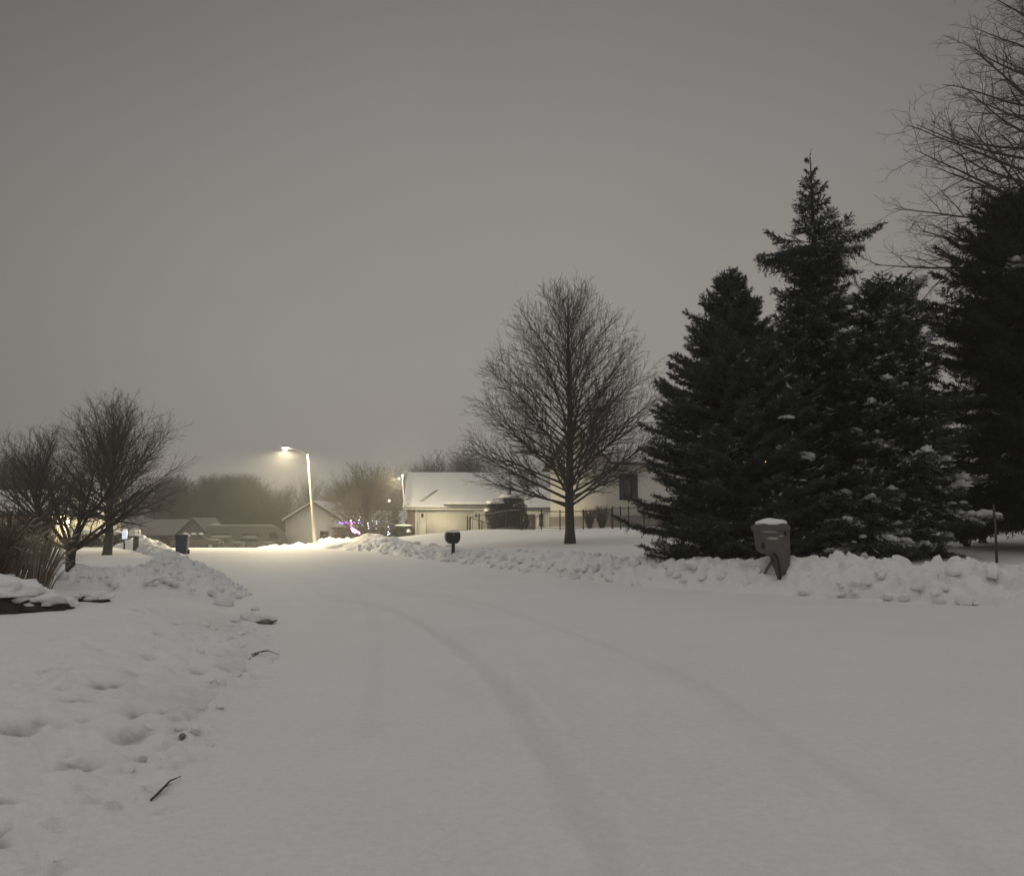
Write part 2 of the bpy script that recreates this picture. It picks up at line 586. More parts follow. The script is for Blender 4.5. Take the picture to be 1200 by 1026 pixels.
def H(x, y, detail=True):
    x = np.asarray(x, dtype=float)
    y = np.asarray(y, dtype=float)
    L = sdist(x, y, EDGE_L)
    Rt = -sdist(x, y, EDGE_R)
    crest = -0.042 * np.clip(y - 53, 0, 45)
    crest = np.where((y > 50) & (y < 56), -0.042 * (y - 50) ** 2 / 12, crest)
    crest = np.where(y >= 56, -0.042 * np.clip(y - 53, 0, 45), crest)
    far = sstep(-x, 9, 14) * sstep(y, 58, 72)
    h = crest * (1 - sstep(Rt, 0, 8) * (1 - far))
    r = sstep(Rt, -0.1, 1.3) * 0.30 + 0.052 * np.clip(Rt, 0, 19)
    drive = sstep(y, 58, 68) * (1 - sstep(x, 0.5, 3.5)) * sstep(Rt, 0, 6)
    r = (r * (1 - drive) + 0.25 * drive) * (1 - far)
    h = h + np.where(Rt > -0.2, r, 0)
    h = h + 0.42 * np.exp(-(((x - HUMP[0]) / 5.5) ** 2 + ((y - HUMP[1]) / 5.0) ** 2))
    l = sstep(L, -0.25, 1.7) * 0.30
    l = l * (1 - 0.85 * sstep(y, 32.0, 34.5) * (1 - sstep(y, 60, 70) * 0.3))
    l = l * (1 - .22 * sstep(y, 20, 28))
    h = h + np.where(L > -0.3, l, 0)
    if detail:
        road = (L < 0) & (Rt < 0)
        near = 1 - sstep(np.hypot(x, y), 16, 40)
        h = h + fbm(x * 0.5, y * 0.5, 3) * np.where(road, 0.012, 0.05)
        h = h + fbm(x * 2.6, y * 2.6, 9) * np.where(road, 0.004, 0.018) * near
        band = sstep(L, -0.7, 0.1) * (1 - sstep(L, 1.6, 3.0)) * (1 - sstep(y, 12, 17))
        h = h + band * (0.045 * fbm(x * 1.1, y * 1.1, 21, 4) + 0.055 * fbm(x * 5, y * 5, 22, 4) + 0.012 * fbm(x * 19, y * 19, 24, 2) - 0.03 * np.clip(.42 - worley(x * 3.3, y * 3.3, 23)[0], 0, 1) / .42)
        m = (np.hypot(x, y) < 16) & (L > -1.2)
        if np.any(m):
            xs, ys = x[m], y[m]
            dh = np.zeros_like(xs)
            wob = 1 + 0.5 * fbm(xs * 9, ys * 9, 31, 3)
            for gx, gy, rad, dep in DENTS:
                d2 = (((xs - gx) * .45 + (ys - gy) * .89) / (rad * 1.5)) ** 2 + (((xs - gx) * .89 - (ys - gy) * .45) / (rad * .75)) ** 2
                q = d2 * wob
                dh -= dep * np.exp(-q * q) - 0.25 * dep * np.exp(-(np.sqrt(d2) - 1.5) ** 2 * 5)
            h = np.array(h)
            h[m] += dh
    return h


def Hs(x, y):
    return float(H(np.array([x]), np.array([y]))[0])


def track_depth(x, y):
    pk = np.zeros_like(x)
    dz = np.zeros_like(x)
    wob = 1 + 0.35 * fbm(x * 3, y * 3, 41, 3)
    for line, w, dp in TRACKS:
        lo, hi = line.min(0) - 1, line.max(0) + 1
        m = (x > lo[0]) & (x < hi[0]) & (y > lo[1]) & (y < hi[1])
        if not np.any(m):
            continue
        d = np.abs(sdist(x[m], y[m], line)) * wob[m] / w
        g = np.exp(-d ** 2) * dp
        pk[m] = np.maximum(pk[m], g)
        dz[m] += dp * (-0.028 * np.exp(-d ** 4) + 0.012 * np.exp(-((d - 1.6) * 2) ** 2))
    return pk, dz


# ------------------------------------------------------------------ ground and road
def make_ground():
    radii = [0.0]
    r = 0.35
    while r < 300:
        radii.append(r)
        r *= 1.03 if r < 3 else (1.0052 if r < 15 else 1.0125)
    radii.append(300)
    radii = np.array(radii)
    th = [-54 + 0.21 * i for i in range(int(108 / 0.21) + 1)]
    a = th[-1]
    while a < 360 - 54 - 3.0:
        a += 3.0
        th.append(a)
    th = np.radians(np.array(th))
    nt, nr = len(th), len(radii)
    RR, TT = np.meshgrid(radii, th, indexing='ij')
    X, Y = RR * np.sin(TT), RR * np.cos(TT)
    x, y = X.ravel(), Y.ravel()
    z = H(x, y)
    pk, dz = track_depth(x, y)
    L = sdist(x, y, EDGE_L)
    Rt = -sdist(x, y, EDGE_R)
    inside = (L < 0.1) & (Rt < 0.1)
    z = z + np.where(inside, dz, 0)
    V = np.stack([x, y, z], 1)
    idx = np.arange(nr * nt).reshape(nr, nt)
    q = np.stack([idx[:-1], np.roll(idx, -1, 1)[:-1], np.roll(idx, -1, 1)[1:], idx[1:]], -1).reshape(-1, 4)[:, ::-1]
    keep = inside[q].all(1)
    for name, sel, mat in (('road', keep, M['road']), ('ground', ~keep, M['ground'])):
        f = q[sel]
        used, inv = np.unique(f.ravel(), return_inverse=True)
        b = MB()
        b.raw.append((V[used], inv.astype(np.int64), np.full(len(f), 4)))
        o = b.build(name, mat)
        tag(o, kind='structure')
        if name == 'ground':
            dirt_shade = np.zeros(len(used))  # real dirt plus shade painted into the dents
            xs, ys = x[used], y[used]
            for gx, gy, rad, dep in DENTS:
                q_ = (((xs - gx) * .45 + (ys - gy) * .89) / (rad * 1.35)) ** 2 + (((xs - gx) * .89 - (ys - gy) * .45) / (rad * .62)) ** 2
                dirt_shade = np.maximum(dirt_shade, np.exp(-q_ ** 1.5) * min(dep * 13, .95) * (1 if rad > .05 else .55))
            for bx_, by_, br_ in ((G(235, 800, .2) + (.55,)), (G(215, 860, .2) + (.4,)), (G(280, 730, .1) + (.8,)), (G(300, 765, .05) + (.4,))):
                dirt_shade = np.maximum(dirt_shade, .16 * np.exp(-((xs - bx_) ** 2 + ((ys - by_) / 1.5) ** 2) / br_ ** 2))
            dirt_shade *= .5 + .9 * np.clip(vnoise(xs * 14, ys * 14, 88) + .4 * fbm(xs * 40, ys * 40, 89), 0, 1)
            at = o.data.attributes.new('packed_dark', 'FLOAT', 'POINT')
            at.data.foreach_set('value', np.clip(dirt_shade, 0, .8).astype(np.float32))
        if name == 'road':
            at = o.data.attributes.new('packed_dark', 'FLOAT', 'POINT')
            at.data.foreach_set('value', (pk[used] * 0.18).astype(np.float32))
            o['label'] = 'wide snow-covered street with faint curving tyre tracks'
        else:
            o['label'] = 'snow-covered lawns and yards either side of the street'
    return


make_ground()


# ------------------------------------------------------------------ snow banks
def snow_bank(name, label, path, height, width, cell=0.32, du=0.055, nv=44, seed=0, chunk=0.55, chunks=0, group=None, dips=()):
    p = smoothline(path, 400)
    seg = np.hypot(*np.diff(p, axis=0).T)
    s = np.concatenate([[0], np.cumsum(seg)])
    total = s[-1]
    # spacing grows with distance from the camera
    us = [0.0]
    while us[-1] < total:
        k = np.interp(us[-1], s, np.hypot(p[:, 0], p[:, 1]))
        us.append(us[-1] + max(du, k * 0.0030))
    us = np.array(us)
    cx, cy = np.interp(us, s, p[:, 0]), np.interp(us, s, p[:, 1])
    tx, ty = np.gradient(cx), np.gradient(cy)
    n = np.hypot(tx, ty)
    nx, ny = ty / n, -tx / n          # to the right of the travel direction
    v = np.linspace(-1, 1, nv)
    hh = np.array([height(u / total) for u in us])
    ww = np.array([width(u / total) for u in us])
    U, Vv = np.meshgrid(us, v, indexing='ij')
    off = Vv * ww[:, None] * (1 + 0.25 * fbm(U * 0.9, Vv * 0 + seed, seed + 3, 3))
    X = cx[:, None] + nx[:, None] * off
    Y = cy[:, None] + ny[:, None] * off
    prof = np.clip(1 - np.abs(Vv) ** 2.4, 0, 1) ** 0.8
    wx, wy = X + 0.12 * fbm(X * 3, Y * 3, seed + 9), Y + 0.12 * fbm(X * 3, Y * 3, seed + 10)
    f1, f2, idv = worley(wx / cell, wy / cell, seed)
    g1, g2, idg = worley(wx / (cell * 0.42), wy / (cell * 0.42), seed + 50)
    ends = sstep(U, 0, 0.8) * (1 - sstep(U, total - 0.8, total))
    block = (0.50 + 0.80 * idv) * (1 - np.clip(f1, 0, 1) ** 3 * 0.6)
    block2 = (1 - np.clip(g1, 0, 1) ** 3 * .6) * (0.3 + 0.8 * idg)
    big = 0.8 + 0.45 * fbm(X * 0.6, Y * 0.6, seed + 60, 3)
    hgt = hh[:, None] * prof * big * ((1 - chunk) + chunk * block + 0.22 * chunk * (block2 - 0.5))
    hgt += 0.03 * fbm(X * 7, Y * 7, seed + 70, 3) * np.sqrt(prof)
    crease = np.exp(-((f2 - f1) / 0.10) ** 2)
    hgt -= chunk * 0.10 * crease * np.sqrt(prof) * hh[:, None]
    hgt *= ends
    for dx_, dy_, dr_, df_ in dips:
        hgt *= 1 - df_ * np.exp(-((X - dx_) ** 2 + (Y - dy_) ** 2) / dr_ ** 2)
    gz = H(X.ravel(), Y.ravel(), False).reshape(X.shape)
    Z = gz - 0.06 + hgt
    # slump sideways so chunks overhang a little
    lean = 0.22 * chunk * (block - 0.6) * prof * hh[:, None]
    X = X - nx[:, None] * lean
    Y = Y - ny[:, None] * lean
    V = np.stack([X, Y, Z], -1).reshape(-1, 3)
    idx = np.arange(V.shape[0]).reshape(X.shape)
    q = np.stack([idx[:-1, :-1], idx[1:, :-1], idx[1:, 1:], idx[:-1, 1:]], -1).reshape(-1)
    b = MB()
    b.raw.append((V, q, np.full(len(q) // 4, 4)))
    rr = random.Random(seed)
    for i in range(chunks):
        u = rr.random() * 0.97 + 0.015
        k = int(u * (len(us) - 1))
        side = rr.choice((-1, -1, -1, 1)) * rr.uniform(0.35, 1.05)
        o_ = side * ww[k]
        x, y = cx[k] + nx[k] * o_, cy[k] + ny[k] * o_
        sz = rr.uniform(0.04, 0.12) * (1.6 if rr.random() < .12 else 1)
        if any(math.hypot(x - a_, y - b_) < c_ * 1.2 for a_, b_, c_, _ in dips):
            continue
        prf = max(0.0, 1 - abs(side) ** 2.4) ** 0.8
        z = float(H(np.array([x]), np.array([y]), False)[0]) - 0.02 + hh[k] * prf * 0.75 + sz * 0.25
        b.rock((x, y, z), (sz * rr.uniform(.9, 1.5), sz * rr.uniform(.8, 1.2), sz * rr.uniform(.7, 1.1)), seed * 100 + i, rz=rr.uniform(0, 6))
    o = b.build(name, M['bank'])
    return tag(o, label, 'snow bank', group)


def bank_h(keys):
    xs = [k[0] for k in keys]
    ys = [k[1] for k in keys]
    return lambda t: float(np.interp(t, xs, ys))


# right bank along the road: path just outside the kerb
rb = [(17.5, 11.4), (13.5, 14.2), (10.4, 16.2), (7.8, 18.0), (5.4, 19.8), (3.5, 21.8), (1.75, 25.3), (-1.7, 33.3), (-5.9, 42.3), (-9.4, 49.0)]
snow_bank('snow_bank', 'long lumpy ploughed snow bank along the road below the spruces', rb,
          bank_h([(0, .74), (.12, .74), (.2, .64), (.3, .50), (.38, .44), (.5, .40), (.62, .37), (.75, .36), (1, .38)]),
          bank_h([(0, 1.2), (.25, 1.0), (.4, .85), (.6, .75), (1, .9)]), cell=0.26, seed=4, chunk=0.52, chunks=420, dips=[(6.05, 18.75, .36, .42), (3.2, 22.6, .3, .4), (8.6, 17.3, .5, .3)])
snow_bank('snow_bank', 'grey rounded snow bank at the far bend beside the lamp post', [(-7.0, 45.5), (-8.6, 48.5), (-10.4, 52.0), (-11.6, 54.5)],
          bank_h([(0, .3), (.4, .55), (.8, .5), (1, .3)]), bank_h([(0, 1.4), (.5, 2.0), (1, 1.6)]), cell=0.6, seed=15, chunk=0.45, nv=36)
snow_bank('snow_bank', 'lamp-lit snow bank at the foot of the street lamp', [(-11.6, 56.5), (-14.0, 60.5), (-17.0, 64.0), (-20.5, 67.0)],
          bank_h([(0, .45), (.4, .6), (1, .4)]), bank_h([(0, 1.2), (1, 1.3)]), cell=0.7, seed=25, chunk=0.5, nv=30)
snow_bank('snow_bank', 'bright lamp-lit snow bank behind the blue bin', [(-16.3, 38.8), (-18.6, 43.0), (-21.6, 48.6), (-25.5, 54.0), (-31, 60)],
          bank_h([(0, .35), (.3, .6), (.6, .8), (1, .75)]), bank_h([(0, .9), (1, 1.1)]), cell=0.55, seed=35, chunk=0.5, nv=30)
snow_bank('snow_bank', 'low crumbled snow bank beside the crabapple trunk', [(-9.7, 17.6), (-8.7, 16.9), (-7.6, 16.6), (-6.6, 16.6)],
          bank_h([(0, .36), (.5, .40), (1, .3)]), bank_h([(0, .8), (1, .7)]), cell=0.15, seed=45, chunk=0.7, chunks=90)


def heap(name, label, c, rx, ry, h, seed, cell=0.3, rz=0.0, chunk=0.5):
    n, m = 90, 150
    rad = np.linspace(0, 1, n)
    th = np.linspace(0, 2 * PI, m, endpoint=False)
    A, B = np.meshgrid(rad, th, indexing='ij')
    lx, ly = A * np.cos(B) * rx, A * np.sin(B) * ry
    X = c[0] + lx * math.cos(rz) - ly * math.sin(rz)
    Y = c[1] + lx * math.sin(rz) + ly * math.cos(rz)
    prof = np.clip(1 - A ** 1.7, 0, 1) ** 0.9
    f1, f2, idv = worley(X / cell + 0.3 * fbm(X * 3, Y * 3, seed), Y / cell, seed)
    g1, g2, idg = worley(X / (cell * .4), Y / (cell * .4), seed + 7)
    block = (0.52 + 0.75 * idv) * (1 - np.clip(f1, 0, 1) ** 3 * 0.6)
    big = 0.85 + 0.5 * fbm(X * 0.8, Y * 0.8, seed + 5, 3)
    hh = h * prof * big * (1 - chunk + chunk * block) + 0.05 * (1 - np.clip(g1, 0, 1) ** 2) * idg * np.sqrt(prof)
    hh -= 0.09 * np.exp(-((f2 - f1) / 0.1) ** 2) * np.sqrt(prof) * chunk
    Z = H(X.ravel(), Y.ravel(), False).reshape(X.shape) - 0.06 + hh
    V = np.stack([X, Y, Z], -1).reshape(-1, 3)
    idx = np.arange(n * m).reshape(n, m)
    q = np.stack([idx[:-1], idx[1:], np.roll(idx, -1, 1)[1:], np.roll(idx, -1, 1)[:-1]], -1).reshape(-1)
    b = MB()
    b.raw.append((V, q, np.full(len(q) // 4, 4)))
    rr = random.Random(seed)
    for i in range(110):
        a = rr.uniform(0, 2 * PI)
        d = rr.uniform(0.2, 1.08)
        lx, ly = d * math.cos(a) * rx, d * math.sin(a) * ry
        x = c[0] + lx * math.cos(rz) - ly * math.sin(rz)
        y = c[1] + lx * math.sin(rz) + ly * math.cos(rz)
        sz = rr.uniform(0.035, 0.10)
        z = float(H(np.array([x]), np.array([y]), False)[0]) + h * max(0, 1 - d ** 1.7) ** .9 * .72 + sz * .2
        b.rock((x, y, z), (sz * rr.uniform(.9, 1.4), sz * 1.1, sz * .9), seed * 50 + i, rz=rr.uniform(0, 6))
    o = b.build(name, M['bank'])
    return tag(o, label, 'snow pile')


heap('snow_pile', 'tall lumpy shovelled snow pile at the left road edge', (-7.75, 19.4), 1.35, 4.2, 0.72, 61, cell=0.24, rz=R(22), chunk=.42)


# loose chunks of ploughed snow along the left edge
def chunk_thing(px, py, sx, sy, sz, label, seed, under_shade=False, group=None, z=0.05):
    gx, gy = G(px, py, z)
    g0 = Hs(gx, gy)
    b = MB()
    b.rock((gx, gy, g0 + sz * 0.38), (sx * 1.15, sy * 1.15, sz * 1.15), seed, rz=random.uniform(-.5, .5))
    o = b.build('snow_chunk', M['bank'])
    tag(o, label, 'snow chunk', group)
    if under_shade:
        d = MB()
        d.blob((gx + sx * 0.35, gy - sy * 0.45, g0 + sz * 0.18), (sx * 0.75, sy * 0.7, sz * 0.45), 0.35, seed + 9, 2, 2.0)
        c = d.build('shade_lump', M['dirt_shade'])  # dark blob added as the shadow under the slab
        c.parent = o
    return o


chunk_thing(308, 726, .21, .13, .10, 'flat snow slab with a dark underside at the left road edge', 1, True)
chunk_thing(290, 722, .12, .11, .09, 'rounded snow chunk touching the flat dark-edged slab', 2)
chunk_thing(273, 779, .13, .12, .09, 'lone rounded snow clod nearest the long dark stick on the road', 3)
chunk_thing(262, 708, .17, .14, .13, 'large grey snow clod at the foot of the shovelled pile', 4)
chunk_thing(272, 690, .15, .12, .12, 'snow clod against the road side of the shovelled pile', 5)
for i, (px, py, s) in enumerate(((300, 712, .07), (276, 727, .06), (268, 733, .05), (287, 740, .05), (281, 748, .045), (297, 735, .04), (312, 742, .035), (283, 757, .04),
                                 (322, 766, .04), (316, 770, .03), (270, 748, .05), (250, 742, .05), (257, 757, .04), (278, 790, .04), (246, 800, .05), (262, 802, .035),
                                 (235, 768, .05), (245, 846, .03), (236, 858, .03), (248, 865, .025), (258, 822, .03), (228, 853, .04), (212, 851, .04),
                                 (192, 880, .04), (180, 884, .04), (240, 742, .06), (222, 760, .05), (150, 895, .04), (168, 880, .03))):
    chunk_thing(px, py, s * 1.2, s, s * .8, 'small loose snow crumb scattered along the left road edge', 20 + i, False, 'loose snow crumbs at the left road edge')
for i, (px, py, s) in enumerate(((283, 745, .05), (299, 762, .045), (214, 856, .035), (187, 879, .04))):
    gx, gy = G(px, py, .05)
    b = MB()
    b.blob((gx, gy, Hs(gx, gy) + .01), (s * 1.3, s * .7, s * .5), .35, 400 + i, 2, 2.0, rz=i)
    tag(b.build('dark_clod', M['dirt_shade']), 'dark frozen dirt clod lying on snow at the left road edge', 'clod', 'dark clods at the left road edge')  # dark clods added where shadow gaps show beneath the chunks


def stick(pts, r, label):
    q = []
    for px, py, up in pts:
        gx, gy = G(px, py, 0.12 if px < 260 else 0.03)
        q.append((gx, gy, Hs(gx, gy) + up))
    b = MB()
    b.tube(q, [r, r * 1.1, r * .8, r * .4][:len(q)], 6)
    a, c = Vector(q[1]), Vector(q[2])
    if px < 320:
        c = a.lerp(c, .5)
    b.tube([a, a.lerp(c, .4) + Vector((0.02, 0.01, 0.015)), a.lerp(c, .7) + Vector((.045, .02, .02))], [r * .6, r * .5, r * .2], 5)
    tag(b.build('stick', M['twig']), label, 'stick')


stick([(178, 912, .010), (188, 905, .02), (200, 897, .022), (213, 888, .018)], .007, 'dark broken stick poking out of the snow at lower left')
stick([(292, 768, .01), (303, 765, .02), (315, 761, .03), (327, 764, .02)], .007, 'dark twig beside the flat snow slab on the road')


# ------------------------------------------------------------------ trees
def grow(mb, p, d, L, r0, lv, spec, rnd):
    S = spec[lv]
    n = S['n']
    pts, rr = [p.copy()], [r0]
    dirs = [d.copy()]
    q = p.copy()
    r1 = max(S.get('rt', 0.15) * r0, 0.0025)
    for i in range(n):
        d = d + Vector((rnd.gauss(0, S['wob']), rnd.gauss(0, S['wob']), rnd.gauss(0, S['wob']) + S['trop']))
        d.normalize()
        q = q + d * (L / n)
        pts.append(q.copy())
        dirs.append(d.copy())
        rr.append(r0 + (r1 - r0) * (i + 1) / n)
    mb.tube(pts, rr, S['sides'])
    if lv + 1 >= len(spec):
        return
    C = spec[lv + 1]
    cnt = max(1, int(C['per'] * L + rnd.random())) if 'per' in C else C['count']
    az = rnd.uniform(0, 6.28)
    for k in range(cnt):
        t = C['start'] + (1 - C['start']) * (k + rnd.random()) / cnt
        x = min(t * n, n - 1e-4)
        i = int(x)
        f = x - i
        bp = pts[i].lerp(pts[i + 1], f)
        bd = dirs[i + 1]
        az += 2.4 + rnd.gauss(0, .35)
        o = bd.orthogonal().normalized()
        o = Quaternion(bd, az) @ o
        a = R(C['ang'] + rnd.gauss(0, C.get('angv', 8)))
        cd = bd * math.cos(a) + o * math.sin(a)
        ln = L * C['ratio'] * (1 - C.get('fall', .6) * t) * rnd.uniform(.7, 1.15)
        if 'min' in C:
            ln = max(ln, C['min'] * rnd.uniform(.8, 1.2))
        rad = max(min((r0 + (r1 - r0) * t) * .65, C.get('rmax', 1)), C.get('rmin', .004))
        grow(mb, bp, cd.normalized(), ln, rad, lv + 1, spec, rnd)


def leader_tree(root_loc, height, rbase, prim, spec, rnd, lean=(0, 0), split=None, trunk_top=0.98):
    """trunk mesh + crown mesh, coordinates local to the root"""
    tr, cr = MB(), MB()
    n = 14
    pts, rr = [], []
    ox = oy = 0
    for i in range(n + 1):
        t = i / n
        pts.append(Vector((lean[0] * t + ox, lean[1] * t + oy, -0.25 + (height * trunk_top + .25) * t)))
        ox += rnd.gauss(0, .018)
        oy += rnd.gauss(0, .018)
        flare = 1 + .35 * max(0, 1 - t * 14)
        rr.append(max(rbase * flare * (1 - t) ** 0.85, .008))
    tr.tube(pts, rr, 12)
    az = 0
    for z0, L, ang, r in prim(rnd):
        t = max(0, min((z0 + .25) / (height * trunk_top + .25), .995))
        x = t * n
        i = min(int(x), n - 1)
        bp = pts[i].lerp(pts[i + 1], x - i)
        az += 2.39996 + rnd.gauss(0, .25)
        a = R(ang)
        d = Vector((math.cos(az) * math.sin(a), math.sin(az) * math.sin(a), math.cos(a)))
        grow(cr, bp, d, L, r, 0, spec, rnd)
    return tr, cr


def place_tree(name, label, loc, tr, cr, rz=0.0, group=None, barkm='bark', twigm='twig', cat='tree'):
    t = thing(name, label, cat, loc, rz, group)
    a = tr.build('trunk', M[barkm], t)
    b = cr.build('crown', M[twigm], t)
    return t


# street tree, conical crown
def prim_street(rnd):
    out = []
    n = 108
    zs = [0, 1.7, 2.1, 2.8, 3.6, 5, 6, 7, 8.2, 9.6, 10.8, 11.8, 12.5, 13]
    rs = [1.5, 3.6, 4.4, 4.95, 5.15, 5.0, 4.8, 4.5, 4.05, 3.35, 2.5, 1.5, .6, 0]
    for k in range(n):
        u = (k + rnd.random()) / n
        z0 = 1.62 + 9.2 * u ** 1.1
        ang = 69 - 43 * u ** .85 + rnd.gauss(0, 4)
        a = R(ang)
        L = .3
        while L < 12:
            x, z = L * math.sin(a), z0 + L * (math.cos(a) + .008 * L)
            if x > np.interp(z, zs, rs):
                break
            L += .1
        out.append((z0, L * rnd.uniform(.86, .98), ang, .014 + .07 * (1 - u) * rnd.uniform(.5, 1.0)))
    return out


SPEC_STREET = [dict(n=8, wob=.028, trop=.016, sides=5, rt=.12),
               dict(per=4.2, start=.26, ang=33, angv=6, ratio=.36, fall=.42, n=4, wob=.04, trop=.03, sides=4, rmin=.008, rmax=.026, min=.6),
               dict(per=5.6, start=.15, ang=31, angv=7, ratio=.5, fall=.45, n=3, wob=.05, trop=.025, sides=3, rmin=.0068, rmax=.010, min=.28),
               dict(per=3.6, start=.2, ang=31, ratio=.55, fall=.4, n=2, wob=.06, trop=.02, sides=3, rmin=.0052, rmax=.006, min=.17)]
rnd = random.Random(3)
loc = P(668, 633, 38.0)
loc.z = Hs(loc.x, loc.y)
tr, cr = leader_tree(loc, 12.6, .235, prim_street, SPEC_STREET, rnd)
place_tree('bare_tree', 'tall bare street tree with a conical crown on the snowy lawn', loc, tr, cr, twigm='bark')


# vase-shaped round trees
def prim_round(Ht, zlow, rad, n, a0, a1, r):
    """limbs fan out of the lower trunk and end on a rounded crown"""
    cz = zlow + (Ht - zlow) * .38

    def f(rnd):
        out = []
        for k in range(n):
            u = (k + rnd.random()) / n
            ang = a0 + (a1 - a0) * u + rnd.gauss(0, 6)
            z0 = zlow + (Ht - zlow) * .42 * u ** 1.3
            a = R(ang)
            L = .3
            while L < 20:
                x, z = L * math.sin(a), z0 + L * math.cos(a)
                b = (Ht - cz) if z > cz else (cz - zlow * .55)
                if (x / rad) ** 2 + ((z - cz) / b) ** 2 > 1:
                    break
                L += .1
            out.append((z0, L * rnd.uniform(.76, .93), ang, r * (1 - .5 * u)))
        return out
    return f


SPEC_ROUND = [dict(n=6, wob=.045, trop=.015, sides=5, rt=.15),
              dict(per=4.8, start=.2, ang=32, ratio=.42, fall=.45, n=4, wob=.05, trop=.03, sides=4, rmin=.008, rmax=.026, min=.45),
              dict(per=5.4, start=.2, ang=32, ratio=.5, fall=.5, n=3, wob=.05, trop=.03, sides=3, rmin=.0065, rmax=.010, min=.28),
              dict(per=3.0, start=.2, ang=30, ratio=.55, fall=.4, n=2, wob=.05, trop=.02, sides=3, rmin=.005, rmax=.007, min=.18)]
rnd = random.Random(8)
loc = P(125, 648, 40)
loc.z = Hs(loc.x, loc.y)
tr, cr = leader_tree(loc, 7.9, .24, prim_round(7.9, 1.6, 3.9, 60, 82, 4, .07), SPEC_ROUND, rnd, trunk_top=.6)
place_tree('bare_tree', 'round-crowned bare tree behind the crabapple, dark straight trunk', loc, tr, cr)

# crabapple close on the left, low forked trunk
rnd = random.Random(21)
loc = P(83, 664, 18.0)
loc.z = Hs(loc.x, loc.y)
tr, cr = MB(), MB()
tr.tube([Vector((0, 0, -.2)), Vector((.01, 0, .1)), Vector((-.02, 0, .45)), Vector((-.02, .02, .78))], [.15, .115, .10, .11], 10)
SPEC_CRAB = [dict(n=6, wob=.10, trop=.05, sides=7, rt=.25),
             dict(per=5.5, start=.25, ang=44, ratio=.55, fall=.4, n=5, wob=.13, trop=.02, sides=5, rmin=.008, rmax=.022, min=.4),
             dict(per=8.5, start=.15, ang=42, ratio=.5, fall=.4, n=3, wob=.16, trop=.01, sides=3, rmin=.004, rmax=.008, min=.22),
             dict(per=6, start=.2, ang=42, ratio=.5, fall=.3, n=2, wob=.15, trop=.0, sides=3, rmin=.0028, rmax=.0042, min=.1)]
for dx, dy, dz, L, r in ((1.0, .1, .62, 1.75, .055), (-.8, .1, .8, 1.8, .05), (-.25, -.2, 1, 1.6, .045), (.35, .4, 1, 1.9, .05), (-.5, .6, .7, 1.7, .04), (.6, -.6, .75, 1.4, .04), (.2, -.1, 1, 1.9, .045),
                         (-1, -.3, .5, 1.5, .035), (.9, .5, .9, 1.5, .035)):
    grow(cr, Vector((-.02, .02, .66)), Vector((dx, dy, dz)).normalized(), L * 1.22, r, 0, SPEC_CRAB, rnd)
place_tree('crabapple_tree', 'small spreading crabapple with a low forked trunk at left', loc, tr, cr)

# third bare tree at the far left
rnd = random.Random(31)
loc = P(42, 640, 33)
loc.z = Hs(loc.x, loc.y)
tr, cr = leader_tree(loc, 5.3, .15, prim_round(5.3, 1.1, 2.6, 46, 80, 5, .05), SPEC_ROUND, rnd, trunk_top=.6)
place_tree('bare_tree', 'smaller bare tree left of the round-crowned tree, half hidden by dry grass', loc, tr, cr)

# bare tree with christmas lights, in front of the dark house
rnd = random.Random(41)
loc = P(428, 632, 72)
loc.z = Hs(loc.x, loc.y) - .2
tr, cr = leader_tree(loc, 7.9, .22, prim_round(7.9, 1.2, 4.3, 66, 88, 4, .07), SPEC_ROUND, rnd, trunk_top=.55)
place_tree('bare_tree', 'spreading bare tree wound with lights beside the street lamp', loc, tr, cr)

# big bare tree beyond the right edge
SPEC_BIG = [dict(n=8, wob=.045, trop=.03, sides=6, rt=.15),
            dict(per=3.0, start=.15, ang=40, ratio=.42, fall=.5, n=5, wob=.08, trop=.0, sides=4, rmin=.008, rmax=.022, min=.7),
            dict(per=4.2, start=.15, ang=42, ratio=.45, fall=.4, n=4, wob=.09, trop=.0, sides=3, rmin=.006, rmax=.009, min=.35),
            dict(per=3.4, start=.2, ang=42, ratio=.5, fall=.4, n=2, wob=.1, trop=.0, sides=3, rmin=.004, rmax=.005, min=.2)]


def prim_big(rnd):
    out = []
    for k in range(110):
        u = (k + rnd.random()) / 110
        z0 = 6.6 + 9.5 * u
        out.append((z0, 5.2 * (1 - .38 * u) * rnd.uniform(.8, 1.1), 80 - 44 * u + rnd.gauss(0, 7), .07 * (1 - .6 * u)))
    return out


rnd = random.Random(52)
loc = Vector((19.0, 26.2, 0))
loc.z = Hs(loc.x, loc.y)
tr, cr = leader_tree(loc, 18.5, .34, prim_big, SPEC_BIG, rnd)
place_tree('bare_tree', 'very tall bare tree reaching in above the dark pine at right', loc, tr, cr).scale = (1.24, 1.24, 1.24)


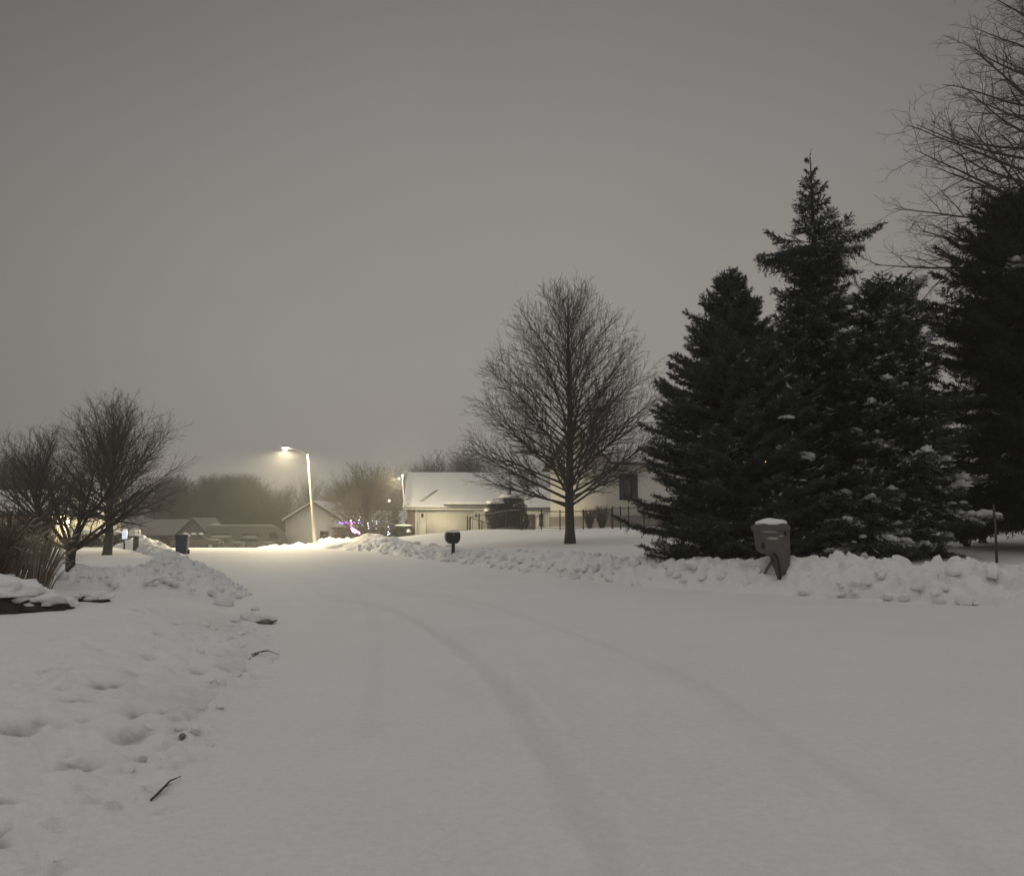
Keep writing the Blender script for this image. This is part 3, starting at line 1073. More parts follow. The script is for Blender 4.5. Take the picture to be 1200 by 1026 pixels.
# ------------------------------------------------------------------ spruces
def needles(st, dr, ln, rng, per=9, blade=.13, wid=.034, spread=.75):
    """blade triangles around each spray axis"""
    n = len(st)
    st, dr, ln = np.array(st), np.array(dr), np.array(ln)
    dr = dr / (np.linalg.norm(dr, axis=1, keepdims=True) + 1e-9)
    ref = np.where(np.abs(dr[:, 2:3]) > .9, np.array([[1.0, 0, 0]]), np.array([[0, 0, 1.0]]))
    U = np.cross(dr, ref)
    U /= np.linalg.norm(U, axis=1, keepdims=True)
    W = np.cross(dr, U)
    out = []
    for k in range(per):
        t = (k + rng.random(n)) / per
        a = rng.random(n) * 2 * PI
        base = st + dr * (ln * t)[:, None]
        rad = U * np.cos(a)[:, None] + W * np.sin(a)[:, None]
        bd = dr * (1 - spread * .55) + rad * spread
        bd /= np.linalg.norm(bd, axis=1, keepdims=True)
        bl = np.minimum(blade, .05 + .38 * ln) * (.6 + .7 * rng.random(n)) * (1 - .35 * t)
        sd = np.cross(bd, dr)
        sd /= np.linalg.norm(sd, axis=1, keepdims=True) + 1e-9
        tip = base + bd * bl[:, None]
        w = wid * (.7 + .6 * rng.random(n))
        out.append(np.stack([base - sd * w[:, None] * .5, base + sd * w[:, None] * .5, tip], 1))
    return np.concatenate(out)


def spruce(name, label, loc, height, rbase, seed, needle='needle', shape=.85, gap=None, droop=1.0, snow=60, dust=.07, z_low=.15, dens=1.25, blade=.16, shapef=None, per=11, asym=lambda a, u: 1 - .26 * max(0.0, -math.sin(a)) * max(0.0, 1 - 2.2 * u), tier=None, spire=None, heavy=.3, vary=1.0):
    rnd = random.Random(seed)
    rng = np.random.default_rng(seed)
    t = thing(name, label, 'tree', loc)
    tr = MB()
    tr.tube([Vector((0, 0, -.3)), Vector((0, 0, height * .3)), Vector((.03, 0, height * .65)), Vector((.02, .02, height * .99))], [height * .024, height * .017, height * .009, .012], 9)
    br = MB()
    S, D, L = [], [], []
    top, loads, frost = [], [], []
    z = z_low
    while z < height * .97:
        u = z / height
        rad = rbase * (1 - u) ** shape + .10
        if shapef:
            rad = shapef(u)
        nb = max(4, int((6 + 5 * (1 - u)) * dens * (.62 if spire and u > spire else 1)))
        a0 = rnd.uniform(0, 6.28)
        for k in range(nb):
            az = a0 + 6.283 * k / nb + rnd.gauss(0, .2)
            ln = rad * rnd.uniform(.70, 1.12)
            if asym:
                ln *= asym(az, u)
            if not (spire and u > spire):
                ln *= (1 + vary * (.4 * rnd.random() - .2)) * (1 + .16 * vary * math.sin(az * 3 + seed) * math.sin(z * 2.1 + seed * 2))
            if ln < .12:
                continue
            el = R(-14 * droop * (1 - u) + 38 * u ** 2 + rnd.gauss(0, 5))
            if tier and tier[0] < u < tier[1]:
                el = R(4 + rnd.gauss(0, 4))
                ln *= .5 + .6 * abs(math.cos(az)) ** 2
            out_ = Vector((math.cos(az), math.sin(az), 0))
            p = Vector((0, 0, z + rnd.uniform(-.12, .12)))
            n = 6
            pts = [p.copy()]
            e = el
            for i in range(n):
                e += R(-3.5 * droop) if i < 3 else R(2.5 if tier and tier[0] < u < tier[1] else 9)
                p = p + (out_ * math.cos(e) + Vector((0, 0, math.sin(e)))) * (ln / n)
                pts.append(p.copy())
            br.tube(pts, [max(.03 * ln / 2.5 * (1 - i / n), .006) for i in range(n + 1)], 4)
            side = Vector((-out_.y, out_.x, 0))
            loaded = rnd.random() < heavy * (1.25 - u) and ln > .6
            if loaded:
                for fq in (.62, .74, .86, .97):
                    if rnd.random() < .72:
                        xx = fq * n
                        ii = min(int(xx), n - 1)
                        qq = pts[ii].lerp(pts[ii + 1], xx - ii)
                        loads.append((qq, az, rnd.uniform(.55, 1.25) * (.055 + .035 * ln)))
            i0 = len(S)
            step = .115 / dens ** .5
            m = max(2, int(ln / step))
            for j in range(m):
                f = (j + .5) / m
                if f < .12 and ln > .8:
                    continue
                x = f * n
                i = min(int(x), n - 1)
                q = pts[i].lerp(pts[i + 1], x - i)
                tang = (pts[i + 1] - pts[i]).normalized()
                sl = (min(.20, ln * .42) + .36 * min(ln, 2.4) * (1 - f) * .8) * rnd.uniform(.75, 1.25)
                for sg in (-1, 1):
                    dd = (tang * rnd.uniform(.55, .9) + side * sg * rnd.uniform(.6, 1.0) + Vector((0, 0, rnd.uniform(-.42, .08) * droop))).normalized()
                    S.append(tuple(q)); D.append(tuple(dd)); L.append(sl)
                    top.append(f)
                    if sl > .34:   # forked spray
                        q2 = q + dd * sl * .45
                        d2 = (dd + tang * .7 + Vector((0, 0, rnd.uniform(-.4, .1)))).normalized()
                        S.append(tuple(q2)); D.append(tuple(d2)); L.append(sl * .6)
                        top.append(f)
                intier = bool(tier and tier[0] < u < tier[1])
                for _ in range(2 if intier else 1 if rnd.random() < .75 * droop else 0):   # hanging spray
                    S.append(tuple(q)); D.append((tang.x * .3 + rnd.gauss(0, .15), tang.y * .3 + rnd.gauss(0, .15), -1)); L.append(sl * rnd.uniform(.5, .9) + (rnd.uniform(.1, .32) if intier else 0))
                    top.append(f)
            if loaded:
                frost += [kk for kk in range(i0, len(S)) if D[kk][2] > -.5]
            S.append(tuple(pts[-2])); D.append(tuple((pts[-1] - pts[-2]).normalized())); L.append(ln / n + min(.12, ln * .3))
            top.append(1)
        z += (.43 - .20 * u) / dens ** .3 * (1.5 if spire and u > spire else 1)
    # leader
    S.append((0.02, 0.02, height * .955)); D.append((0, 0, 1)); L.append(height * .05)
    top.append(1)
    br.tris.append(needles(S, D, L, rng, per, blade))
    tr.build('trunk', M['bark'], t)
    br.build('crown', M[needle], t, smooth=False)
    # snow lying on the sprays
    Sa, Da, La = np.array(S), np.array(D), np.array(L)
    ok = np.where((Da[:, 2] > -.45))[0]
    sb = MB()
    pick = rng.choice(ok, min(snow, len(ok)), replace=False)
    camdir = np.array([-loc[0], -loc[1]])
    for k, (q, a, s_) in enumerate(loads):
        sb.blob((q.x, q.y, q.z + .04 + s_ * .25), (s_ * rnd.uniform(.9, 1.5), s_ * rnd.uniform(.7, 1.2), s_ * rnd.uniform(.6, 1.0)), .55, seed * 7 + k, 3, 2.6, flat=-.35, rz=a)
    for k, i in enumerate(pick):
        p = Sa[i] + Da[i] * La[i] * .5
        u = p[2] / height
        if rnd.random() < u * 1.6 - .1:
            continue
        s = rnd.uniform(.04, .11) * (1.9 if rnd.random() < .14 else 1)
        a = math.atan2(Da[i][1], Da[i][0])
        sb.blob((p[0], p[1], p[2] + .05 + s * .2), (s * rnd.uniform(1.1, 2.0), s * rnd.uniform(.7, 1.1), s * .55), .3, seed + k, 2, 1.7, flat=-.25, rz=a)
    sel = np.unique(np.concatenate([ok[rng.random(len(ok)) < dust * .5], np.array(frost, dtype=int)])) if len(frost) else ok[rng.random(len(ok)) < dust]
    lo = Sa[sel] + np.array([0, 0, .025])
    fr = MB()
    fr.tris.append(needles(lo, Da[sel] + np.array([0, 0, .15]), La[sel], rng, 8, blade * .85, .04, .45))
    tag(fr.build('frosted_needles', M['frostneedle'], t, smooth=False), kind='stuff')
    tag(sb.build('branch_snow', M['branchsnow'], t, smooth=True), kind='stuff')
    return t


def gz(x, y, dz=0.0):
    return Vector((x, y, Hs(x, y) + dz))


def XY(px, d):
    return (px - CX) / FPX * d


# centre spruce: tall, with a thin spire and a wide broken tier below it
def shape_c(u):
    # u = height fraction: wide skirt, broad top tier at .78, slim spire above
    xs = [0, .08, .2, .4, .52, .60, .66, .715, .722, .768, .774, .80, .86, .9, .95, 1]
    ys = [2.6, 3.0, 3.1, 2.6, 1.85, 1.25, .9, .8, 1.6, 1.75, .36, .32, .56, .42, .16, .05]
    return float(np.interp(u, xs, ys))


spruce('spruce_tree', 'tallest spruce with a thin spire top, middle of the three', gz(XY(964, 23.5), 23.5), 12.1, 2.9, 101, 'needle', shapef=shape_c, snow=70, dust=.2, heavy=.16, droop=1.2, tier=(.722, .768), spire=.775)


def shape_l(u):
    return float(np.interp(u, [0, .1, .25, .45, .62, .75, .86, .94, 1], [2.75, 2.95, 2.85, 2.5, 1.95, 1.35, .72, .38, .08]))


spruce('spruce_tree', 'bushy spruce left of the spire-topped one, its lowest boughs on snow', gz(XY(862, 22.4), 22.4), 8.3, 2.6, 102, 'needle2', shapef=shape_l, snow=26, heavy=.045, dust=.11, droop=.35, z_low=.05, dens=1.6, vary=.45)


def shape_r(u):
    return float(np.interp(u, [0, .1, .3, .5, .7, .85, .94, .97, 1], [1.7, 1.95, 2.0, 1.85, 1.55, 1.15, .85, .4, .1]))


spruce('spruce_tree', 'snow-dusted spruce with a blunt ragged top right of the spire-topped one', gz(XY(1048, 22.5), 22.5), 7.8, 2.2, 103, 'needle', shapef=shape_r, snow=70, heavy=.30, dust=.22, droop=1.3)
spruce('spruce_tree', 'low drooping young spruce under the blunt-topped one, heavy with snow', gz(XY(1010, 20.9), 20.9), 2.6, 1.5, 105, 'needle2', shape=.7, snow=44, heavy=.6, dust=.25, droop=1.6, per=9)


def shape_p(u):
    return float(np.interp(u, [0, .07, .16, .3, .5, .7, .85, .95, 1], [1.2, 2.2, 3.1, 3.4, 3.1, 2.5, 1.7, 1.0, .2]))


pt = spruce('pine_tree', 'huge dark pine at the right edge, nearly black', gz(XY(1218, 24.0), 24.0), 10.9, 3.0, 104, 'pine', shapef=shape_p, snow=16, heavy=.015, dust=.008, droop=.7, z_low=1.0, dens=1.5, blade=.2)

# amber bulb standing in for a house light behind the spruces
b = MB()
c = P(897, 541, 21.0)
b.blob(c, (.02, .02, .03), .05, 3, 2)
tag(b.build('light_bulb', M['amber']), 'small amber bulb glowing among the dark spruce boughs', 'light')


# ------------------------------------------------------------------ street lamp
base = P(370, 634, 60.0)
base.z = Hs(base.x, base.y)
top = P(361, 531, 60.0)
lamp = thing('street_lamp', 'lit street lamp on a tall pale slightly leaning pole', 'street lamp', base)
b = MB()
b.tube([base - Vector((0, 0, .3)), base.lerp(top, .33), base.lerp(top, .66), top], [.135, .12, .105, .09], 14)
b.build('pole', M['pole'], lamp, org=base)
b = MB()
b.cyl(base - Vector((0, 0, .2)), base + Vector((0, 0, .5)), .2, .19, 14)
b.build('base_cover', M['pole'], lamp, org=base)
head = P(338, 524.5, 59.4)
b = MB()
b.tube([top - Vector((0, 0, .12)), top.lerp(head, .3) + Vector((0, 0, .02)), top.lerp(head, .65) + Vector((0, 0, .05)), head], [.05, .05, .045, .04], 8)
arm = b.build('arm', M['pole'], lamp, org=base)
b = MB()
dirv = (head - top).normalized()
ang = math.atan2(dirv.y, dirv.x)
hc = head + dirv * .22
prof = [(-.34, .02), (-.3, -.05), (.32, -.05), (.36, 0), (.25, .08), (-.2, .1)]
pts = []
for yy in (-.15, .15):
    for a_, z_ in prof:
        pts.append((hc.x + a_ * math.cos(ang) - yy * math.sin(ang), hc.y + a_ * math.sin(ang) + yy * math.cos(ang), hc.z + z_))
n = len(prof)
b.add(pts, [tuple(range(n)), tuple(range(2 * n - 1, n - 1, -1))] + [(i, i + n, (i + 1) % n + n, (i + 1) % n) for i in range(n)])
hd = b.build('lamp_head', M['pole'], lamp, org=base, smooth=False)
b = MB()
b.blob((hc.x, hc.y, hc.z - .075), (.22, .15, .10), 0.0, 1, 2)
b.build('lens', M['lens'], hd, org=base)
sd = bpy.data.lights.new('street_light', 'SPOT')
sd.energy = 11500
sd.color = (1.0, .83, .52)
sd.spot_size = R(172)
sd.spot_blend = .25
sd.shadow_soft_size = .12
so = bpy.data.objects.new('street_light', sd)
COL.objects.link(so)
so.location = (hc.x, hc.y, hc.z - .26)
so.rotation_euler = (0, 0, 0)

# ------------------------------------------------------------------ houses
def house_parts(root, W, D, wh, rh, ridge='x', wall='siding', over=.45, snow_t=.2, snowm='roofsnow'):
    """body and roof, local coordinates: x along the front, y depth"""
    b = MB()
    if ridge == 'x':
        prof = [(0, -1.5), (D, -1.5), (D, wh), (D / 2, wh + rh), (0, wh)]
        b.prism(prof, 0, W, 'x')
    else:
        prof = [(0, -1.5), (W, -1.5), (W, wh), (W / 2, wh + rh), (0, wh)]
        b.prism(prof, 0, D, 'y')
    wl = b.build('wall', M[wall], root, smooth=False)
    k = rh / ((D if ridge == 'x' else W) / 2)
    r, s = MB(), MB()
    for mbx, dz, t, ins in ((r, .01, .14, 0), (s, .155, snow_t, .04)):
        o = over - ins
        if ridge == 'x':
            m = D / 2
            mbx.slab((-o, -o, wh - k * o + dz), (W + o, -o, wh - k * o + dz), (W + o, m, wh + rh + dz), (-o, m, wh + rh + dz), t)
            mbx.slab((-o, m + .004, wh + rh + dz), (W + o, m + .004, wh + rh + dz), (W + o, D + o, wh - k * o + dz), (-o, D + o, wh - k * o + dz), t)
        else:
            m = W / 2
            mbx.slab((-o, -o, wh - k * o + dz), (m, -o, wh + rh + dz), (m, D + o, wh + rh + dz), (-o, D + o, wh - k * o + dz), t)
            mbx.slab((m + .004, -o, wh + rh + dz), (W + o, -o, wh - k * o + dz), (W + o, D + o, wh - k * o + dz), (m + .004, D + o, wh + rh + dz), t)
    ro = r.build('roof', M['shingle'], root, smooth=False)
    sn = s.build('roof_snow', M[snowm], ro, smooth=False)
    bevel(sn, .07, 2)
    return wl, ro


def window(root, x, z, w, h, y=0.0, frame='trim', pane='glass', axis='y', x2=0.0, shutters=False):
    """window on the plane y (front) or on the plane x=x2 (side)"""
    f, g = MB(), MB()
    t = .08

    def bx(mb, cx, cz, sx, sz, dep, off):
        if axis == 'y':
            mb.box((cx, y - off, cz), (sx, dep, sz))
        else:
            mb.box((x2 - off, cx, cz), (dep, sx, sz))
    bx(f, x, z + h / 2 + t / 2, w + 2 * t, t, .07, .036)
    bx(f, x, z - h / 2 - t / 2, w + 2 * t, t, .09, .046)
    bx(f, x - w / 2 - t / 2, z, t, h, .066, .034)
    bx(f, x + w / 2 + t / 2, z, t, h, .066, .034)
    bx(f, x, z, w, .045, .05, .028)
    fo = f.build('window', M[frame], root, smooth=False)
    bx(g, x, z, w, h, .03, .017)
    g.build('pane', M[pane], fo, smooth=False)
    return fo


# --- garage house
HA = Vector((XY(478, 80), 80.0, .25))
ha = thing('garage_house', 'cream house with a wide garage door and snowy roof', 'house', HA, R(1.5))
wl, ro = house_parts(ha, 9.6, 9.0, 2.95, 3.25, 'x', 'siding', .5, .24)
b = MB()
b.box((.38, -.045, 1.0), (.78, .09, 3.7))
b.build('brick_wall', M['brick'], ha, smooth=False)
b = MB()
b.box((4.05, -.03, 1.13), (4.35, .06, 2.26))
gd = b.build('garage_door', M['door'], ha, smooth=False)
b = MB()
for zz in (.57, 1.13, 1.69):
    b.box((4.05, -.066, zz), (4.3, .012, .025))
b.build('panel_groove', M['trim'], gd, smooth=False)
b = MB()
b.box((4.05, -.05, 2.36), (4.75, .1, .16))
b.box((1.78, -.05, 1.14), (.16, .1, 2.27))
b.box((6.32, -.05, 1.14), (.16, .1, 2.27))
b.build('door_frame', M['trim'], ha, smooth=False)
b = MB()
b.box((.87, -.06, 1.4), (.2, .12, 2.86))
b.build('corner_trim', M['trim'], ha, smooth=False)
b = MB()
b.cyl((1.1, -.12, 0), (1.1, -.12, 2.75), .05)
b.build('downspout', M['trim'], ha)
b = MB()
b.box((4.8, -.56, 2.66), (10.4, .12, .14))
b.build('gutter', M['trim'], ha, smooth=False)
# entry gable roof over the garage front, laid over the main slope
r, s = MB(), MB()
for mbx, dz, t, ins in ((r, 0, .12, 0), (s, .125, .24, .05)):
    a = (3.6 + ins, -1.0 + ins, 2.95 + dz)
    bb = (9.9 - ins, -1.0 + ins, 2.95 + dz)
    c = (9.9 - ins, 3.1, 5.2 + dz)
    d = (7.2, 3.1, 5.2 + dz)
    mbx.slab(a, bb, c, d, t)
er = r.build('entry_roof', M['shingle'], ha, smooth=False)
es = s.build('roof_snow', M['roofsnow'], er, smooth=False)
bevel(es, .06)
# bare streak where snow slid off the roof
b = MB()
kk = 3.25 / 4.5
b.slab((1.1, .1, 2.95 + kk * .1 + .398), (1.55, .1, 2.95 + kk * .1 + .398), (2.9, 1.75, 2.95 + kk * 1.75 + .398), (2.65, 1.75, 2.95 + kk * 1.75 + .398), .012)
b.build('bare_shingles', M['frost'], ro, smooth=False)
for px_ in (1.45, 6.75):
    b = MB()
    b.box((px_, -.1, 2.0), (.16, .18, .3))
    b.box((px_, -.1, 2.177), (.22, .22, .05))
    b.build('wall_lantern', M['blackmetal'], ha, smooth=False)

# --- house wing to the right of the garage house
HW = Vector((XY(606, 79.0), 79.0, .35))
hw = thing('house_wing', 'low cream building with a narrow dark window behind the fence', 'house', HW, R(4))
house_parts(hw, 7.6, 6.0, 2.75, 1.7, 'x', 'siding', .45, .22)
window(hw, 2.35, 1.45, .42, 1.2, frame='trim')
b = MB()
b.box((1.3, -.03, 1.02), (.9, .06, 2.05))
b.build('door', M['sidingdark'], hw, smooth=False)
b = MB()
b.box((3.8, -.2, .12), (7.5, .38, .5))
b.build('foundation', M['brickgrey'], hw, smooth=False)

# --- two-storey tan house behind the street tree
HB = Vector((XY(718, 58), 58.0, 1.15))
hb = thing('tan_house', 'two-storey tan house with a tall dark shuttered window', 'house', HB, R(27))
house_parts(hb, 8.0, 9.0, 4.9, 3.2, 'x', 'sidingtan', .5, .22)
b = MB()
b.box((4.0, -.04, -.1), (8.02, .10, 2.0))
b.box((-.04, 4.5, -.1), (.10, 9.1, 2.0))
b.build('brick_band', M['brickgrey'], hb, smooth=False)
wi = window(hb, 1.35, 3.0, .72, 1.75, frame='shutter')
b = MB()
b.box((.72, -.03, 3.0), (.34, .05, 1.9))
b.build('shutter', M['shutter'], hb, smooth=False)
b = MB()
b.box((1.98, -.03, 3.0), (.34, .05, 1.9))
b.build('shutter', M['shutter'], hb, smooth=False)

# --- house at left behind the lamp: pale gable end
HE = Vector((XY(336, 94), 94.0, Hs(XY(336, 94), 94)))
he = thing('gable_house', 'pale gable-ended house right behind the street lamp', 'house', HE, R(-4))
house_parts(he, 6.6, 10, 3.5, 2.0, 'y', 'sidingpale', .4, .22)
window(he, 4.6, 1.8, 1.0, 1.0)
b = MB()
b.box((3.3, -.12, .15), (6.6, .2, .7))
b.build('foundation', M['brickgrey'], he, smooth=False)

# --- dark house behind the lit tree
HF = Vector((XY(396, 92), 92.0, Hs(XY(396, 92), 92) + .1))
hf = thing('brown_house', 'dark brown house half hidden behind the light-wound tree', 'house', HF, R(0))
house_parts(hf, 7.2, 8, 2.6, 1.6, 'x', 'sidingdark', .5, .2)
window(hf, 1.9, 1.5, 1.3, 1.1)
window(hf, 5.4, 1.5, 1.3, 1.1)
b = MB()
b.box((3.6, -.03, 1.05), (.95, .06, 2.1))
b.build('door', M['trim'], hf, smooth=False)

# --- low grey house on the far left
HD = Vector((XY(128, 100), 100.0, Hs(XY(128, 100), 100)))
hd_ = thing('grey_house', 'long low grey house with a snow-streaked roof, far left', 'house', HD, R(3))
house_parts(hd_, 8.8, 8, 1.9, 1.7, 'x', 'sidinggrey', .5, .14, 'thinsnow')
for xx in (1.6, 4.4, 7.0):
    window(hd_, xx, 1.2, 1.1, .9, frame='sidinggrey')
HD2 = Vector((XY(209, 97), 97.0, Hs(XY(209, 97), 97)))
hd2 = thing('garage_shed', 'grey gable-fronted garage at the end of the low grey house', 'garage', HD2, R(0))
house_parts(hd2, 3.9, 7, 1.9, 1.9, 'y', 'sidinggrey', .3, .1, 'thinsnow')
b = MB()
b.box((1.95, -.03, .9), (2.6, .06, 1.8))
b.build('garage_door', M['sidingdark'], hd2, smooth=False)

# --- lit porch house far left
HC = Vector((XY(-64, 62), 62.0, Hs(XY(-64, 62), 62)))
hc_ = thing('porch_house', 'tan house with a warm lit porch behind the crabapple branches', 'house', HC, R(3))
house_parts(hc_, 11.4, 4.5, 2.7, 1.5, 'x', 'sidingtan', .4, .2)
b = MB()
b.box((8.1, -.03, 1.15), (1.0, .06, 2.3))
b.build('door', M['sidingdark'], hc_, smooth=False)
window(hc_, 5.6, 1.5, 1.4, 1.1)
for xx in (8.95, 10.2):
    b = MB()
    b.box((xx, -1.2, 1.2), (.3, .3, 2.6))
    b.box((xx, -1.2, .1), (.44, .44, .6))
    b.build('porch_column', M['trim'], hc_, smooth=False)
b = MB()
b.slab((7.2, -1.7, 2.5), (11.4, -1.7, 2.5), (11.4, -.03, 2.7), (7.2, -.03, 2.7), .14)
pr = b.build('porch_roof', M['shingle'], hc_, smooth=False)
b = MB()
b.slab((7.23, -1.67, 2.644), (11.37, -1.67, 2.644), (11.37, -.06, 2.844), (7.23, -.06, 2.844), .16)
b.build('roof_snow', M['roofsnow'], pr, smooth=False)
b = MB()
b.box((9.4, -.12, 2.02), (.16, .16, .26))
b.build('lantern', M['porch'], hc_, smooth=False)
pl = bpy.data.lights.new('porch_light', 'POINT')
pl.energy = 170
pl.color = (1.0, .78, .42)
pl.shadow_soft_size = .08
po = bpy.data.objects.new('porch_light', pl)
COL.objects.link(po)
po.location = HC + Matrix.Rotation(R(3), 3, 'Z') @ Vector((9.4, -.6, 2.1))


# ------------------------------------------------------------------ vehicles
def wheel(root, x, y, r, w):
    b = MB()
    b.cyl((x, y - w / 2, r), (x, y + w / 2, r), r, None, 22)
    t = b.build('wheel', M['rubber'], root, auto=35)
    b = MB()
    b.cyl((x, y - w / 2 - .012, r), (x, y + w / 2 + .012, r), r * .6, None, 16)
    b.build('rim', M['rim'], t, auto=35)


def vehicle(name, label, cat, loc, rz, prof, width, green, paint, wheels, snowp, winp, lights):
    """side profile in local x-z extruded over the width; greenhouse narrower"""
    t = thing(name, label, cat, loc, rz)
    b = MB()
    b.prism(prof, -width / 2, width / 2, 'y')
    bd = b.build('body', M[paint], t, auto=40)
    bevel(bd, .08, 3)
    if green:
        b = MB()
        b.prism(green, -width / 2 + .12, width / 2 - .12, 'y')
        g = b.build('cabin', M[paint], t, auto=40)
        bevel(g, .07, 3)
    for quad in winp:
        k = width / 2 - (.115 if green else -.006)
        for s in (-1, 1):
            b = MB()
            b.prism(quad, s * k, s * (k + .008), 'y')
            b.build('side_window', M['glass'], t, smooth=False)
    for (x0, x1, z, th, inset) in snowp:
        b = MB()
        b.prism([(x0, z - .02), (x1, z - .02), (x1 - .05, z + th * .7), (x1 - .25, z + th), (x0 + .25, z + th), (x0 + .05, z + th * .7)], -width / 2 + inset, width / 2 - inset, 'y')
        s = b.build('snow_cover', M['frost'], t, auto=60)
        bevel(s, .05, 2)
    for (x, r) in wheels:
        for s in (-1, 1):
            wheel(t, x, s * (width / 2 - .1), r, .22)
    for (x, z) in lights:
        for s in (-1, 1):
            b = MB()
            b.box((x, s * (width / 2 - .3), z), (.05, .3, .14))
            b.build('headlight', M['trim'], t, smooth=False)
    return t


loc = Vector((XY(292, 92), 92.0, 0)); loc.z = Hs(loc.x, loc.y)
rv = vehicle('motorhome', 'long pale motorhome with snow on its roof, parked beyond the street end', 'motorhome', loc, R(2),
             [(-4.2, .5), (4.1, .5), (4.3, .9), (4.25, 1.35), (3.75, 2.2), (3.2, 2.72), (2.6, 2.85), (-4.15, 2.85), (-4.25, 2.6)], 2.4, None, 'rvpaint',
             [(-2.3, .42), (2.8, .42)], [(-4.1, 2.75, 2.84, .16, .08)],
             [[(2.75, 1.45), (3.85, 1.45), (3.45, 2.1), (2.75, 2.1)], [(-.2, 1.5), (1.6, 1.5), (1.6, 2.05), (-.2, 2.05)], [(-3.6, 1.5), (-1.6, 1.5), (-1.6, 2.05), (-3.6, 2.05)]], [(4.3, .8)])
b = MB()
b.box((0, -1.207, 1.2), (7.6, .012, .16))
b.build('side_stripe', M['sidingdark'], rv, smooth=False)
b = MB()
b.prism([(-3.9, 2.86), (-3.1, 2.86), (-3.2, 3.12), (-3.8, 3.12)], -.4, .4, 'y')
b.build('roof_vent', M['trim'], rv, smooth=False)

CAR = [(-2.25, .32), (2.2, .32), (2.28, .55), (2.2, .82), (1.15, .95), (-1.6, .98), (-2.25, .92), (-2.3, .6)]
GREEN = [(-1.75, .95), (1.05, .93), (.35, 1.43), (-1.15, 1.45)]
WIN = [[(-1.35, 1.02), (-.45, 1.02), (-.45, 1.36), (-1.05, 1.36)], [(-.35, 1.02), (.75, 1.02), (.32, 1.36), (-.35, 1.36)]]
loc = Vector((XY(300, 87), 87.0, 0)); loc.z = Hs(loc.x, loc.y)
vehicle('parked_car', 'silver car under snow in front of the motorhome', 'car', loc, R(4), CAR, 1.75, GREEN, 'carpaint', [(-1.4, .33), (1.4, .33)],
        [(-1.2, .4, 1.44, .14, .2), (1.05, 2.15, .9, .1, .1)], WIN, [(2.24, .68)])
loc = Vector((XY(266, 86), 86.0, 0)); loc.z = Hs(loc.x, loc.y)
vehicle('parked_car', 'low grey car under smooth snow, left of the silver car', 'car', loc, R(-3), CAR, 1.75, GREEN, 'carpaint', [(-1.4, .33), (1.4, .33)],
        [(-1.25, .5, 1.44, .2, .15), (.95, 2.2, .88, .14, .08), (-2.25, -1.5, .95, .14, .08)], WIN, [(2.24, .68)])
loc = Vector((XY(234, 78), 78.0, 0)); loc.z = Hs(loc.x, loc.y) + .1
dk = vehicle('parked_car', 'dark car with three lamp-lit snow lumps along its roof', 'car', loc, R(8), CAR, 1.75, GREEN, 'darkpaint', [(-1.4, .33), (1.4, .33)],
             [(1.0, 2.15, .9, .08, .12)], WIN, [(2.24, .68)])
for xx in (-1.05, -.35, .35):
    b = MB()
    b.blob((xx, -.1, 1.46), (.26, .5, .13), .2, int(xx * 10) + 40, 2, 2, flat=-.3)
    b.build('snow_lump', M['cap'], dk)

# ------------------------------------------------------------------ mailboxes, bin, post
# black mailbox
c = P(530.5, 636, 34.0)
g = Vector((c.x, 34.0, Hs(c.x, 34.0)))
mbx = thing('mailbox', 'black mailbox with a thin snow cap on the right snow bank', 'mailbox', g, R(14))
zt = P(530, 623.5, 34).z - g.z
b = MB()
prof = [(-.30, zt), (-.31, zt - .22), (-.27, zt - .36), (-.17, zt - .46), (.15, zt - .46), (.25, zt - .36), (.29, zt - .22), (.28, zt)]
b.prism(prof, -.24, .24, 'y')
bd = b.build('box', M['blackplastic'], mbx, auto=35)
bevel(bd, .03, 3)
b = MB()
b.prism([(-.24, zt - .06), (-.25, zt - .22), (-.2, zt - .36), (.2, zt - .36), (.24, zt - .22), (.23, zt - .06)], -.252, -.236, 'y')
dd = b.build('door', M['blackmetal'], mbx, auto=35)
b = MB()
b.box((0, -.262, zt - .1), (.08, .02, .03))
b.build('handle', M['rim'], dd, smooth=False)
b = MB()
b.box((.02, 0, (zt - .46) / 2 - .1), (.14, .14, zt - .46 + .2), taper=.92)
b.build('post', M['blackplastic'], mbx, smooth=False)
b = MB()
b.box((.302, 0, zt - .2), (.012, .05, .22))
b.build('flag', M['blackmetal'], mbx, smooth=False)
b = MB()
b.blob((-.01, 0, zt + .005), (.31, .25, .08), .12, 71, 3, 1.5, flat=-.1)
b.build('snow_cap', M['cap'], mbx)

# taupe moulded mailbox in front of the spruces
D2 = 18.95
g = Vector((P(905, 660, D2).x, D2, Hs(P(905, 660, D2).x, D2)))
m2 = thing('mailbox', 'wide taupe plastic mailbox with a snow cap before the spruces', 'mailbox', g, 0)


def q2(px, py):
    p = P(px, py, D2)
    return (p.x - g.x, p.z - g.z)


